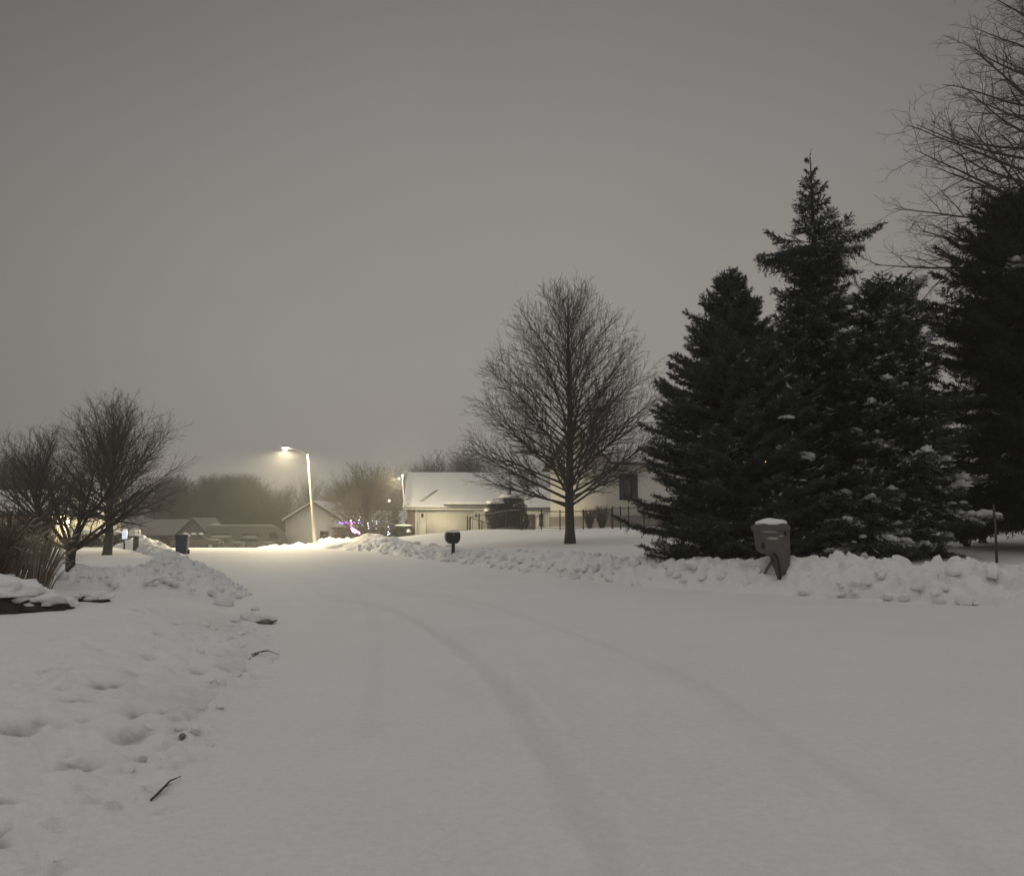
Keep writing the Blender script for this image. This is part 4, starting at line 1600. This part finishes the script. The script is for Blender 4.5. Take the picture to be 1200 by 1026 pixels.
out = [q2(*a) for a in ((885, 620), (887, 634), (889, 644), (894, 648), (900, 649.5), (905, 653), (908, 660), (908.5, 684), (922, 684), (922.5, 660), (923, 640), (922, 618), (916, 615.5), (893, 616.5))]
b = MB()
b.prism(out, -.21, .21, 'y')
bd = b.build('body', M['brownplastic'], m2, auto=35)
bevel(bd, .025, 3)
b = MB()
lid = [q2(*a) for a in ((883, 620), (883.4, 615.5), (891, 613.4), (914, 612.8), (921, 614.5), (923.6, 619), (921, 621), (886, 622))]
b.prism(lid, -.25, .25, 'y')
ld = b.build('lid', M['brownplastic'], m2, auto=35)
bevel(ld, .02, 2)
b = MB()
x0, z0 = q2(903, 613.6)
b.blob((x0, 0, z0), (.37, .26, .13), .10, 81, 3, 1.5, flat=-.1)
b.build('snow_cap', M['cap'], ld)
b = MB()
x0, z0 = q2(891.2, 639)
b.blob((x0, -.208, z0), (.045, .02, .085), .08, 82, 2)
b.build('paper_slot', M['blackplastic'], m2)
b = MB()
for px_, py_, w_, h_ in ((902.5, 630.4, .13, .028), (899, 622.2, .22, .03), (912, 627.5, .05, .02)):
    x0, z0 = q2(px_, py_)
    b.blob((x0, -.212, z0), (w_, .012, h_), .4, int(px_), 2, 2.5)
b.build('frost_patch', M['frost'], m2)
b = MB()
x0, z0 = q2(916.5, 624.5)
b.box((x0, -.214, z0), (.05, .016, .09))
b.build('flag', M['blackmetal'], m2, smooth=False)
b = MB()
arch = [q2(*a) for a in ((902, 648), (906, 651), (908, 657), (909, 664), (910, 673), (911, 684))]
b.tube([Vector((a[0], -.24, a[1])) for a in arch], [.028] * 6, 8)
b.build('support_rail', M['blackplastic'], m2)
b = MB()
arch = [q2(*a) for a in ((906, 654), (902, 660), (898, 666), (895, 672))]
b.tube([Vector((a[0], -.05, a[1])) for a in arch], [.03, .035, .035, .03], 8)
b.build('brace', M['brownplastic'], m2)

# blue wheeled bin
c = P(213, 650, 41.0)
g = Vector((c.x, 41.0, Hs(c.x, 41.0)))
bn = thing('wheeled_bin', 'navy blue wheeled bin standing behind the shovelled pile', 'bin', g, R(12))
b = MB()
b.box((0, 0, .46), (.5, .56, .88), taper=1.16)
bd = b.build('body', M['blueplastic'], bn, smooth=False)
bevel(bd, .03)
b = MB()
b.prism([(-.33, .9), (.33, .9), (.32, .95), (.2, .99), (-.2, .99), (-.32, .95)], -.34, .34, 'y')
ld = b.build('lid', M['blueplastic'], bn, auto=40)
bevel(ld, .015)
b = MB()
b.blob((0, 0, .99), (.3, .3, .035), .1, 5, 2, flat=-.1)
b.build('snow_cap', M['frost'], ld)
for s in (-1, 1):
    b = MB()
    b.cyl((s * .24, .28, .12), (s * .31, .28, .12), .12)
    b.build('wheel', M['rubber'], bn, auto=40)
b = MB()
b.tube([Vector((-.25, .38, .86)), Vector((-.25, .44, .88)), Vector((.25, .44, .88)), Vector((.25, .38, .86))], [.018] * 4, 8)
b.build('handle', M['blueplastic'], bn)

# white mailbox on black post, far left
c = P(157, 650, 46.0)
g = Vector((c.x, 46.0, Hs(c.x, 46.0)))
wm = thing('mailbox', 'bright white mailbox on a thick black post, far left', 'mailbox', g, R(-10))
b = MB()
b.prism([(-.2, .82), (.2, .82), (.2, 1.08), (.14, 1.18), (0, 1.22), (-.14, 1.18), (-.2, 1.08)], -.26, .26, 'y')
bevel(b.build('box', M['whiteplastic'], wm, auto=40), .015)
b = MB()
b.box((.1, 0, .36), (.24, .2, .92))
b.build('post', M['wood'], wm, smooth=False)
b = MB()
b.box((.212, 0, 1.05), (.015, .05, .2))
b.build('flag', M['blackmetal'], wm, smooth=False)
b = MB()
b.blob((0, 0, 1.2), (.2, .26, .06), .1, 6, 2, flat=-.1)
b.build('snow_cap', M['cap'], wm)

c = P(145.5, 640, 47.5)
g = Vector((c.x, 47.5, Hs(c.x, 47.5)))
lb = thing('yard_lantern', 'small bluish-white glowing lantern post left of the white mailbox', 'lantern', g)
b = MB()
b.cyl((0, 0, -.1), (0, 0, .62), .05)
b.build('post', M['blackmetal'], lb)
b = MB()
b.prism([(-.10, .6), (.10, .6), (.12, 1.0), (.06, 1.14), (-.06, 1.14), (-.12, 1.0)], -.1, .1, 'y')
b.build('lamp_glass', mat_emit('cool_lantern', (.75, .85, 1.0), .6), lb, smooth=False)
b = MB()
b.blob((0, 0, 1.15), (.16, .16, .06), .1, 8, 2, flat=-.1)
b.build('snow_cap', M['cap'], lb)


# ------------------------------------------------------------------ fence
def fence(name, label, pts, hgt=1.2, every=2.0, picket=.12, pk=True):
    t = thing(name, label, 'fence', (pts[0][0], pts[0][1], Hs(*pts[0])))
    org = t.location.copy()
    for i in range(len(pts) - 1):
        a, c = Vector((*pts[i], 0)), Vector((*pts[i + 1], 0))
        L = (c - a).length
        n = max(1, round(L / every))
        for k in range(n + (1 if i == len(pts) - 2 else 0)):
            p = a.lerp(c, k / n)
            z = Hs(p.x, p.y)
            b = MB()
            b.cyl((p.x, p.y, z - .2), (p.x, p.y, z + hgt + .06), .042, None, 8)
            po_ = b.build('post', M['blackmetal'], t, org=org, auto=40)
            b = MB()
            b.blob((p.x, p.y, z + hgt + .08), (.055, .055, .05), 0, 1, 1)
            b.build('post_cap', M['blackmetal'], po_, org=org)
        za, zc = Hs(a.x, a.y), Hs(c.x, c.y)
        b = MB()
        m = max(2, int(L / 1.0))
        for zo, rr_ in ((hgt, .03), (.12, .02)):
            line = []
            for k in range(m + 1):
                p = a.lerp(c, k / m)
                line.append(Vector((p.x, p.y, Hs(p.x, p.y) + zo)))
            b.tube(line, [rr_] * len(line), 6)
        b.build('rail', M['blackmetal'], t, org=org)
        if pk:
            b = MB()
            m = int(L / picket)
            for k in range(1, m):
                p = a.lerp(c, k / m)
                z = Hs(p.x, p.y)
                b.tube([Vector((p.x, p.y, z + .1)), Vector((p.x, p.y, z + hgt))], [.006, .006], 3)
            b.build('picket_panel', M['blackmetal'], t, org=org)
    return t


def gp(px, d):
    return (XY(px, d), d)


fence('metal_fence', 'black metal fence run with a corner beside the dark round shrub', [gp(548, 60), gp(611, 50.5), gp(656, 54), gp(683, 55), gp(716, 54.5)], 1.22, 2.6)
fence('metal_fence', 'black metal fence section below the dark shuttered window', [gp(717.5, 53.4), gp(736, 51.5), gp(754, 53.0), gp(800, 54)], 1.35, 1.3, .1)
fence('metal_fence', 'rear black metal fence run behind the dark round shrub', [gp(551, 62), gp(578, 68), gp(652, 70)], 1.3, 3.0, .14)


# ------------------------------------------------------------------ shrubs
def leafcloud(mb, cs, n, size, rng, shell=.55):
    out = []
    tot = sum(s[0] * s[2] for _, s in cs)
    for c, s in cs:
        m = int(n * s[0] * s[2] / tot)
        d = rng.normal(size=(m, 3))
        d /= np.linalg.norm(d, axis=1, keepdims=True)
        r = shell + (1 - shell) * rng.random((m, 1)) ** .5
        r *= 1 + .12 * np.sin(d[:, :1] * 7) * np.cos(d[:, 1:2] * 6)
        p = np.array(c) + d * r * np.array(s)
        a = rng.normal(size=(m, 3)); a /= np.linalg.norm(a, axis=1, keepdims=True)
        b_ = np.cross(a, d); b_ /= np.linalg.norm(b_, axis=1, keepdims=True) + 1e-9
        sz = size * (.6 + .8 * rng.random((m, 1)))
        out.append(np.stack([p - b_ * sz * .3, p + b_ * sz * .3, p + a * sz], 1))
    mb.tris.append(np.concatenate(out))


def shrub(name, label, loc, cs, n, size, mat, seed, caps=(), cat='shrub', stems=6, group=None):
    rng = np.random.default_rng(seed)
    rr = random.Random(seed)
    t = thing(name, label, cat, loc, 0, group)
    b = MB()
    leafcloud(b, cs, n, size, rng)
    b.build('foliage', M[mat], t, smooth=False)
    b = MB()
    for i in range(stems):
        c, s = rr.choice(cs)
        e = Vector(c) + Vector((rr.uniform(-.5, .5) * s[0], rr.uniform(-.5, .5) * s[1], 0))
        b.tube([Vector((rr.uniform(-.2, .2), rr.uniform(-.2, .2), -.15)), Vector((e.x * .5, e.y * .5, e.z * .4)), e], [.04, .03, .015], 5)
    b.build('stem', M['bark'], t)
    for k, (c, s) in enumerate(caps):
        b = MB()
        b.blob(c, s, .25, seed + k, 3, 2.0, flat=-.15)
        b.build('snow_cap', M['cap'], t)
    return t


x, d = XY(594, 57), 57
sh = shrub('round_shrub', 'big dark round shrub with a snow cap inside the black fence', gz(x, d), [((-.65, 0, 1.1), (.9, .9, 1.15)), ((.35, .1, 1.5), (1.0, .9, 1.15)), ((.9, .1, .7), (.7, .7, .8)), ((-.1, -.2, .5), (1.25, .9, .6))], 14000, .12, 'shrubleaf', 3,
           [((-.74, -.1, 1.97), (.66, .6, .22)), ((.3, .05, 2.36), (.86, .7, .22)), ((-1.25, -.1, 1.42), (.36, .45, .2))])
x, d = XY(474, 73), 73
shrub('round_shrub', 'low dark bush under a lit snow cap by the garage house corner', gz(x, d), [((-.4, 0, .55), (.6, .5, .6)), ((.4, 0, .55), (.6, .5, .55))], 3500, .1, 'hedgeleaf', 5, [((-.1, 0, 1.12), (.75, .5, .14)), ((.5, -.35, .6), (.22, .2, .2))])
x, d = XY(441, 74), 74
shrub('low_hedge', 'low green hedge below the light-wound tree', gz(x, d), [((-.7, 0, .35), (.55, .4, .4)), ((0, 0, .38), (.55, .4, .42)), ((.7, 0, .36), (.5, .4, .4))], 3500, .09, 'hedgeleaf', 6, [((-.35, 0, .74), (.16, .2, .1)), ((.35, 0, .78), (.14, .2, .1))], 'hedge')
x, d = XY(110, 54), 54
shrub('clipped_hedge', 'clipped hedge topped with thick lit snow by the lit porch', gz(x, d), [((-.6, 0, .45), (.5, .45, .5)), ((0, 0, .45), (.5, .45, .5)), ((.55, 0, .45), (.5, .45, .5))], 4000, .09, 'shrubleaf', 7, [((0, 0, .98), (1.05, .5, .17))], 'hedge')
x, d = XY(139, 53), 53
shrub('clipped_hedge', 'snow-topped hedge end between the dark trunk and the lantern post', gz(x, d), [((-.3, 0, .5), (.5, .45, .45)), ((.3, 0, .5), (.45, .45, .42))], 2500, .09, 'shrubleaf', 8, [((0, 0, .95), (.7, .4, .12))], 'hedge')
x, d = XY(398, 80), 80
shrub('round_shrub', 'reddish brown bush beside the purple lights', gz(x, d), [((0, 0, .7), (.9, .7, .95)), ((.6, 0, .5), (.6, .6, .6))], 3500, .1, 'twigbrown', 9)


def twigbush(name, label, loc, h, spread, n, seed, mat='twigbrown', r=.008, cat='shrub', group=None):
    rr = random.Random(seed)
    t = thing(name, label, cat, loc, 0, group)
    b = MB()
    for i in range(n):
        a = rr.uniform(0, 6.28)
        s = rr.uniform(0, 1) ** .6 * spread
        hh = h * rr.uniform(.6, 1.05)
        e = Vector((math.cos(a) * s, math.sin(a) * s * .7, hh))
        p0 = Vector((math.cos(a) * s * .25, math.sin(a) * s * .2, -.1))
        p1 = p0.lerp(e, .5) + Vector((rr.gauss(0, .05), rr.gauss(0, .05), hh * .1))
        b.tube([p0, p1, e], [r * 1.6, r * 1.2, r * .5], 4)
        for k in range(5):
            f = rr.uniform(.3, .95)
            q = p1.lerp(e, f) if f > .5 else p0.lerp(p1, f * 2)
            dd = (Vector((math.cos(a), math.sin(a), 1.5)) + Vector((rr.gauss(0, .7), rr.gauss(0, .7), 0))).normalized()
            b.tube([q, q + dd * hh * .16, q + dd * hh * .28], [r, r * .8, r * .4], 3)
    b.build('twigs', M[mat], t)
    return t


twigbush('twig_shrub', 'taller upright brown twiggy shrub just left of the fence post', gz(XY(703, 58), 57), 1.35, .55, 130, 12)
twigbush('twig_shrub', 'rounded brown twiggy shrub nearest the street tree trunk', gz(XY(689, 58), 57), 1.2, .45, 100, 13)
for px_, d_, lab in ((1128, 25.5, 'snow-dusted low bush under the dark pine, left of the thin stake'), (1150, 26.5, 'dark snow-capped bush under the pine, behind the thin stake')):
    x = XY(px_, d_)
    shrub('low_bush', lab, gz(x, d_), [((-.2, 0, .5), (.32, .3, .4)), ((.16, 0, .6), (.34, .3, .4))], 2500, .1, 'pine', int(px_), [((-.16, -.1, .86), (.22, .2, .06)), ((.2, -.12, .98), (.24, .2, .06)), ((.28, -.22, .6), (.2, .15, .05))])
# thin stake
x, d = XY(1162, 20.5), 20.5
b = MB()
b.tube([Vector((x, d, Hs(x, d) - .2)), Vector((x + .02, d, Hs(x, d) + .7)), Vector((x + .01, d, Hs(x, d) + 1.45))], [.035, .032, .028], 8)
tag(b.build('stake', M['wood']), 'thin dark stake standing in the snow under the pine', 'stake')


# ------------------------------------------------------------------ bed at the left: grasses, stones
def grassclump(name, label, loc, h, spread, n, seed, lean=0.0):
    rng = random.Random(seed)
    b = MB()
    for i in range(n):
        a = rng.uniform(0, 6.28)
        s = rng.uniform(.1, 1) * spread
        hh = h * rng.uniform(.55, 1.05)
        p0 = Vector((math.cos(a) * s * .28, math.sin(a) * s * .28, -.08))
        top_ = Vector((math.cos(a) * s + lean, math.sin(a) * s, hh))
        p1 = p0.lerp(top_, .45) + Vector((0, 0, hh * .18))
        tip = top_ + Vector((math.cos(a) * s * .5, math.sin(a) * s * .5, hh * rng.uniform(-.08, .16)))
        b.tube([p0, p1, top_, tip], [.008, .007, .005, .002], 3)
        if rng.random() < .35:
            b.tube([top_, top_.lerp(tip, .5) + Vector((0, 0, .01)), tip], [.006, .018, .003], 4)
    o = b.build(name, M['drygrass'])
    o.location = loc
    return tag(o, label, 'grass clump')


def at(px, d, dz=0.0):
    x = XY(px, d)
    return Vector((x, d, Hs(x, d) + dz))


grassclump('ornamental_grass', 'dry tan ornamental grass clump leaning right, beside the crabapple trunk', at(50, 13.2), 1.1, .36, 150, 71, .16)
grassclump('ornamental_grass', 'dry brown ornamental grass clump at the left edge of the bed', at(16, 13.8), 1.25, .45, 200, 72)
twigbush('twig_shrub', 'dense dark brown twiggy shrub at the far left edge', at(-14, 12.8), 1.25, .5, 160, 73, 'twigbrown', .007)
twigbush('twig_shrub', 'wide brown twiggy shrub behind the ornamental grasses', at(22, 15.5), 1.35, .8, 150, 74, 'twigbrown', .007)


def boulder(px, py, d, s, label, seed, cap):
    c = P(px, py, d)
    t = thing('boulder', label, 'boulder', (c.x, d, Hs(c.x, d)))
    b = MB()
    b.blob((0, 0, s[2] * .3), s, .30, seed, 4, 1.9)
    b.build('stone', M['stone'], t)
    b = MB()
    b.blob((0, .04, s[2] * .92), (cap[0] * 1.1, cap[1] * 1.1, cap[2] * 1.4), .30, seed + 1, 4, 1.7, flat=-.45)
    b.build('snow_cap', M['cap'], t)


boulder(4, 700, 12.0, (.44, .34, .36), 'large dark edging boulder under thick snow at the left edge', 5, (.44, .34, .13))
boulder(42, 704, 12.1, (.40, .26, .17), 'low dark edging boulder under snow, next to the large one', 6, (.36, .25, .11))
boulder(72, 704, 12.3, (.17, .16, .10), 'small dark edging stone at the end of the boulder row', 7, (.18, .16, .07))
boulder(110, 694, 13.6, (.22, .12, .08), 'flat half-buried dark stone beyond the boulder row', 8, (.27, .17, .06))
# green utility box in the bed
x, d = XY(16, 12.9), 12.9
ub = thing('utility_box', 'small dark green utility box among the dry grasses', 'utility box', gz(x, d))
b = MB()
b.box((0, 0, .2), (.24, .2, .5), taper=.94)
bevel(b.build('housing', M['hedgeleaf'], ub, smooth=False), .015)
b = MB()
b.blob((0, 0, .455), (.13, .11, .035), .1, 4, 2, flat=-.1)
b.build('snow_cap', M['cap'], ub)

# ------------------------------------------------------------------ flagpole, lights
base = at(477, 75)
topp = P(471.5, 559, 75)
fp = thing('lamp_pole', 'thin pale pole with a small white lamp on top, by the garage house', 'lamp pole', base)
b = MB()
b.tube([base - Vector((0, 0, .2)), base.lerp(topp, .5), topp], [.045, .04, .03], 10)
b.build('pole', M['polegrey'], fp, org=base)
b = MB()
b.cyl(topp, topp + Vector((0, 0, .06)), .09, .09, 12)
b.cyl(topp + Vector((0, 0, .26)), topp + Vector((0, 0, .31)), .17, .06, 12)
b.build('lamp_holder', M['polegrey'], fp, org=base, auto=40)
b = MB()
b.blob(topp + Vector((0, 0, .16)), (.085, .085, .085), 0, 1, 2)
b.build('bulb', mat_emit('lit_bulb', (1, .93, .75), 2.5), fp, org=base)
gl = bpy.data.lights.new('pole_lamp_light', 'POINT')
gl.energy = 1550
gl.color = (1.0, .88, .6)
gl.shadow_soft_size = .1
go_ = bpy.data.objects.new('pole_lamp_light', gl)
COL.objects.link(go_)
go_.location = topp + Vector((.1, -1.8, -.3))


def bulbs(name, label, pts, mat, size, wires=()):
    b = MB()
    for i, p in enumerate(pts):
        b.blob(p, (size, size, size), 0, 1, 1)
    o0 = thing(name, label, 'light string', pts[0])
    o = b.build('bulbs', M[mat], o0, org=pts[0])
    w = MB()
    for line in (wires or [pts]):
        w.tube([Vector(p) for p in line], [.012] * len(line), 4)
    w.build('wire', M['blackplastic'], o0, org=pts[0])


dl = 76
bulbs('light_string', 'straight purple light string along the porch edge', [P(398 + i * 1.6, 612.3 + .25 * math.sin(i), dl) for i in range(18)], 'purple', .075)
bulbs('light_string', 'pink and white light string spiralling down the tree base', [P(*a, 71) for a in ((411, 610), (412, 613), (411, 616), (412, 619), (413, 621), (415, 620), (417, 621), (418, 623), (420, 623), (413, 618), (416, 623.5), (421, 624.5), (414, 622.5))], 'pink', .09)
bulbs('light_string', 'cool white light string on the brown house porch post', [P(*a, dl) for a in ((437, 610.5), (439, 610), (441, 610.5), (443, 611), (441, 613), (441.5, 616), (441, 619), (444.5, 610.5))], 'whiteled', .07)
bulbs('light_string', 'cool white light string wound on the low hedge shrub', [P(*a, 73) for a in ((455, 617), (456, 620), (455, 623), (456.5, 625), (454.5, 626))], 'whiteled', .06)
bulbs('light_string', 'white light string on the trunk of the spreading tree', [P(*a, 71.4) for a in ((431, 613), (431.5, 616), (432, 619), (422, 606), (421, 609), (420, 613))], 'whiteled', .06)
c = P(456, 586.5, 80)
sp_ = thing('pole_light', 'single white lamp seen through the spreading tree branches', 'lamp', (c.x, 80, Hs(c.x, 80)))
b = MB()
b.tube([Vector((c.x, 80, Hs(c.x, 80) - .2)), Vector((c.x, 80, c.z))], [.05, .04], 8)
b.build('post', M['wood'], sp_, org=sp_.location)
b = MB()
b.blob(c, (.13, .13, .13), 0, 1, 2)
b.build('bulb', mat_emit('white_bulb', (1, .97, .9), 3), sp_, org=sp_.location)


# ------------------------------------------------------------------ woods
def small_tree(seed, Ht=9.0, spread=3.6):
    rnd = random.Random(seed)
    spec = [dict(n=4, wob=.09, trop=.05, sides=3, rt=.2),
            dict(per=2.2, start=.15, ang=36, ratio=.5, fall=.4, n=3, wob=.12, trop=.05, sides=3, rmin=.018, rmax=.03, min=.6),
            dict(per=3.0, start=.15, ang=34, ratio=.5, fall=.4, n=2, wob=.12, trop=.05, sides=3, rmin=.012, rmax=.016, min=.4)]
    tr, cr = leader_tree(None, Ht, .2, prim_round(Ht, Ht * .16, spread, 40, 78, 4, .07), spec, rnd, trunk_top=.6)
    cr.tubes.update({k: cr.tubes.get(k, []) + v for k, v in tr.tubes.items()})
    return cr


def tubes_arrays(mb):
    o = mb.build('tmp', M['twig'])
    me = o.data
    V = np.zeros(len(me.vertices) * 3, dtype=np.float32)
    me.vertices.foreach_get('co', V)
    L = np.zeros(len(me.loops), dtype=np.int32)
    me.loops.foreach_get('vertex_index', L)
    S = np.zeros(len(me.polygons), dtype=np.int32)
    me.polygons.foreach_get('loop_total', S)
    bpy.data.objects.remove(o)
    bpy.data.meshes.remove(me)
    return V.reshape(-1, 3).astype(np.float64), L.astype(np.int64), S


proto = [tubes_arrays(small_tree(900 + i)) for i in range(3)]


def woods(name, label, spots, mat='twig'):
    b = MB()
    rr = random.Random(len(spots) * 7 + 1)
    for i, (x, y, h) in enumerate(spots):
        V, L, S = proto[i % 3]
        a = rr.uniform(0, 6.28)
        k = h / 9.0
        ca, sa = math.cos(a), math.sin(a)
        W = np.stack([(V[:, 0] * ca - V[:, 1] * sa) * k * 1.05, (V[:, 0] * sa + V[:, 1] * ca) * k * 1.05, V[:, 2] * k], 1)
        W += np.array([x, y, Hs(x, y)])
        b.raw.append((W, L, S))
    o = b.build(name, M[mat])
    return tag(o, label, 'woods', None, 'stuff')


rr = random.Random(77)
sp_ = []
for i in range(72):      # the dark stand beyond the parked vehicles
    px_ = rr.uniform(196, 312)
    d_ = rr.uniform(112, 150)
    yt = 554 + abs(rr.gauss(0, 14)) + max(0, (px_ - 292)) * .9
    sp_.append((XY(px_, d_), d_, P(px_, yt, d_).z + 1.9))
woods('woods', 'dark dense stand of bare trees beyond the parked motorhome', sp_, 'darkwood')
sp_ = []
for i in range(34):
    px_ = rr.uniform(-260, 200)
    d_ = rr.uniform(75, 130) if px_ < 60 else rr.uniform(108, 140)
    yt = (525 if px_ < 50 else 566) + rr.uniform(0, 20)
    sp_.append((XY(px_, d_), d_, P(px_, yt, d_).z + 1.9))
woods('woods', 'hazy bare woods behind the far left houses', sp_)
sp_ = []
for i in range(26):
    px_ = rr.uniform(306, 560)
    d_ = rr.uniform(120, 165)
    yt = (560 if px_ < 350 else 556 if px_ < 455 else 537) + rr.uniform(0, 18)
    sp_.append((XY(px_, d_), d_, P(px_, yt, d_).z + 1.9))
for i in range(46):
    px_ = rr.uniform(560, 1500)
    d_ = rr.uniform(95, 150)
    sp_.append((XY(px_, d_), d_, P(px_, 560 + rr.uniform(-10, 25), d_).z))
woods('woods', 'faint misty tree line behind the garage house', sp_)

# evergreen seen dark behind the flagpole corner
spruce('evergreen_tree', 'dark narrow evergreen behind the flagpole beside the garage house', gz(XY(463, 88), 88), 4.6, 1.3, 301, 'pine', shape=.8, snow=18, dust=.05, per=8, blade=.2)

# ------------------------------------------------------------------ haze
b = MB()
b.box((0, 0, 12.0 - 1.5), (700, 700, 29.0))
hz = b.build('haze', bpy.data.materials.new('haze'), smooth=False)
tag(hz, kind='stuff')
m = hz.data.materials[0]
m.use_nodes = True
nt = m.node_tree
for n_ in list(nt.nodes):
    if n_.type != 'OUTPUT_MATERIAL':
        nt.nodes.remove(n_)
pv = nt.nodes.new('ShaderNodeVolumePrincipled')
pv.inputs['Color'].default_value = (.92, .91, .89, 1)
pv.inputs['Density'].default_value = .0016
pv.inputs['Anisotropy'].default_value = .7
outn = [n_ for n_ in nt.nodes if n_.type == 'OUTPUT_MATERIAL'][0]
nt.links.new(pv.outputs['Volume'], outn.inputs['Volume'])

# ------------------------------------------------------------------ sky
w = bpy.data.worlds.new('World')
scene.world = w
w.use_nodes = True
nt = w.node_tree
bg = nt.nodes['Background']
tc = nt.nodes.new('ShaderNodeTexCoord')
sx = nt.nodes.new('ShaderNodeSeparateXYZ')
nt.links.new(tc.outputs['Generated'], sx.inputs[0])
cr_ = ramp(nt, sx.outputs['Z'], [(0.0, (.268, .254, .222)), (.20, (.280, .267, .236)), (.30, (.272, .260, .233)), (.40, (.252, .242, .220)), (.50, (.226, .218, .200)), (.58, (.210, .204, .188)), (.72, (.43, .42, .39)), (1.0, (.54, .528, .495))])  # zenith raised above the view to light the snow
# sky gain: raised behind the camera to light snow, dimmed for lens-dark corners
dp = nt.nodes.new('ShaderNodeVectorMath')
dp.operation = 'DOT_PRODUCT'
nt.links.new(tc.outputs['Generated'], dp.inputs[0])
dp.inputs[1].default_value = (0.02, .98, .12)
r2 = ramp(nt, dp.outputs['Value'], [(0.0, (1.1, 1.1, 1.1)), (.55, (.82, .82, .82)), (.76, (.66, .66, .66)), (.90, (.94, .94, .94)), (1.0, (1.08, 1.08, 1.08))])
nz = nt.nodes.new('ShaderNodeTexNoise')
nz.inputs['Scale'].default_value = 1.6
nz.inputs['Detail'].default_value = 3
nt.links.new(tc.outputs['Generated'], nz.inputs['Vector'])
r3 = ramp(nt, nz.outputs['Fac'], [(.2, (.925, .922, .965)), (.8, (1.065, 1.060, 1.105))])
m1 = nt.nodes.new('ShaderNodeMix'); m1.data_type = 'RGBA'; m1.blend_type = 'MULTIPLY'; m1.inputs['Factor'].default_value = 1
nt.links.new(cr_.outputs['Color'], m1.inputs['A']); nt.links.new(r2.outputs['Color'], m1.inputs['B'])
m2_ = nt.nodes.new('ShaderNodeMix'); m2_.data_type = 'RGBA'; m2_.blend_type = 'MULTIPLY'; m2_.inputs['Factor'].default_value = 1
nt.links.new(m1.outputs['Result'], m2_.inputs['A']); nt.links.new(r3.outputs['Color'], m2_.inputs['B'])
nt.links.new(m2_.outputs['Result'], bg.inputs['Color'])
bg.inputs['Strength'].default_value = 1.0

# ------------------------------------------------------------------ render settings
scene.view_settings.view_transform = 'Standard'
scene.view_settings.look = 'None'
scene.view_settings.exposure = 0.0
scene.view_settings.gamma = 1.0
scene.render.engine = 'CYCLES'
cy = scene.cycles
cy.max_bounces = 6
cy.diffuse_bounces = 3
cy.glossy_bounces = 2
cy.transmission_bounces = 2
cy.volume_bounces = 1
cy.use_denoising = True
cy.sample_clamp_indirect = 4.0
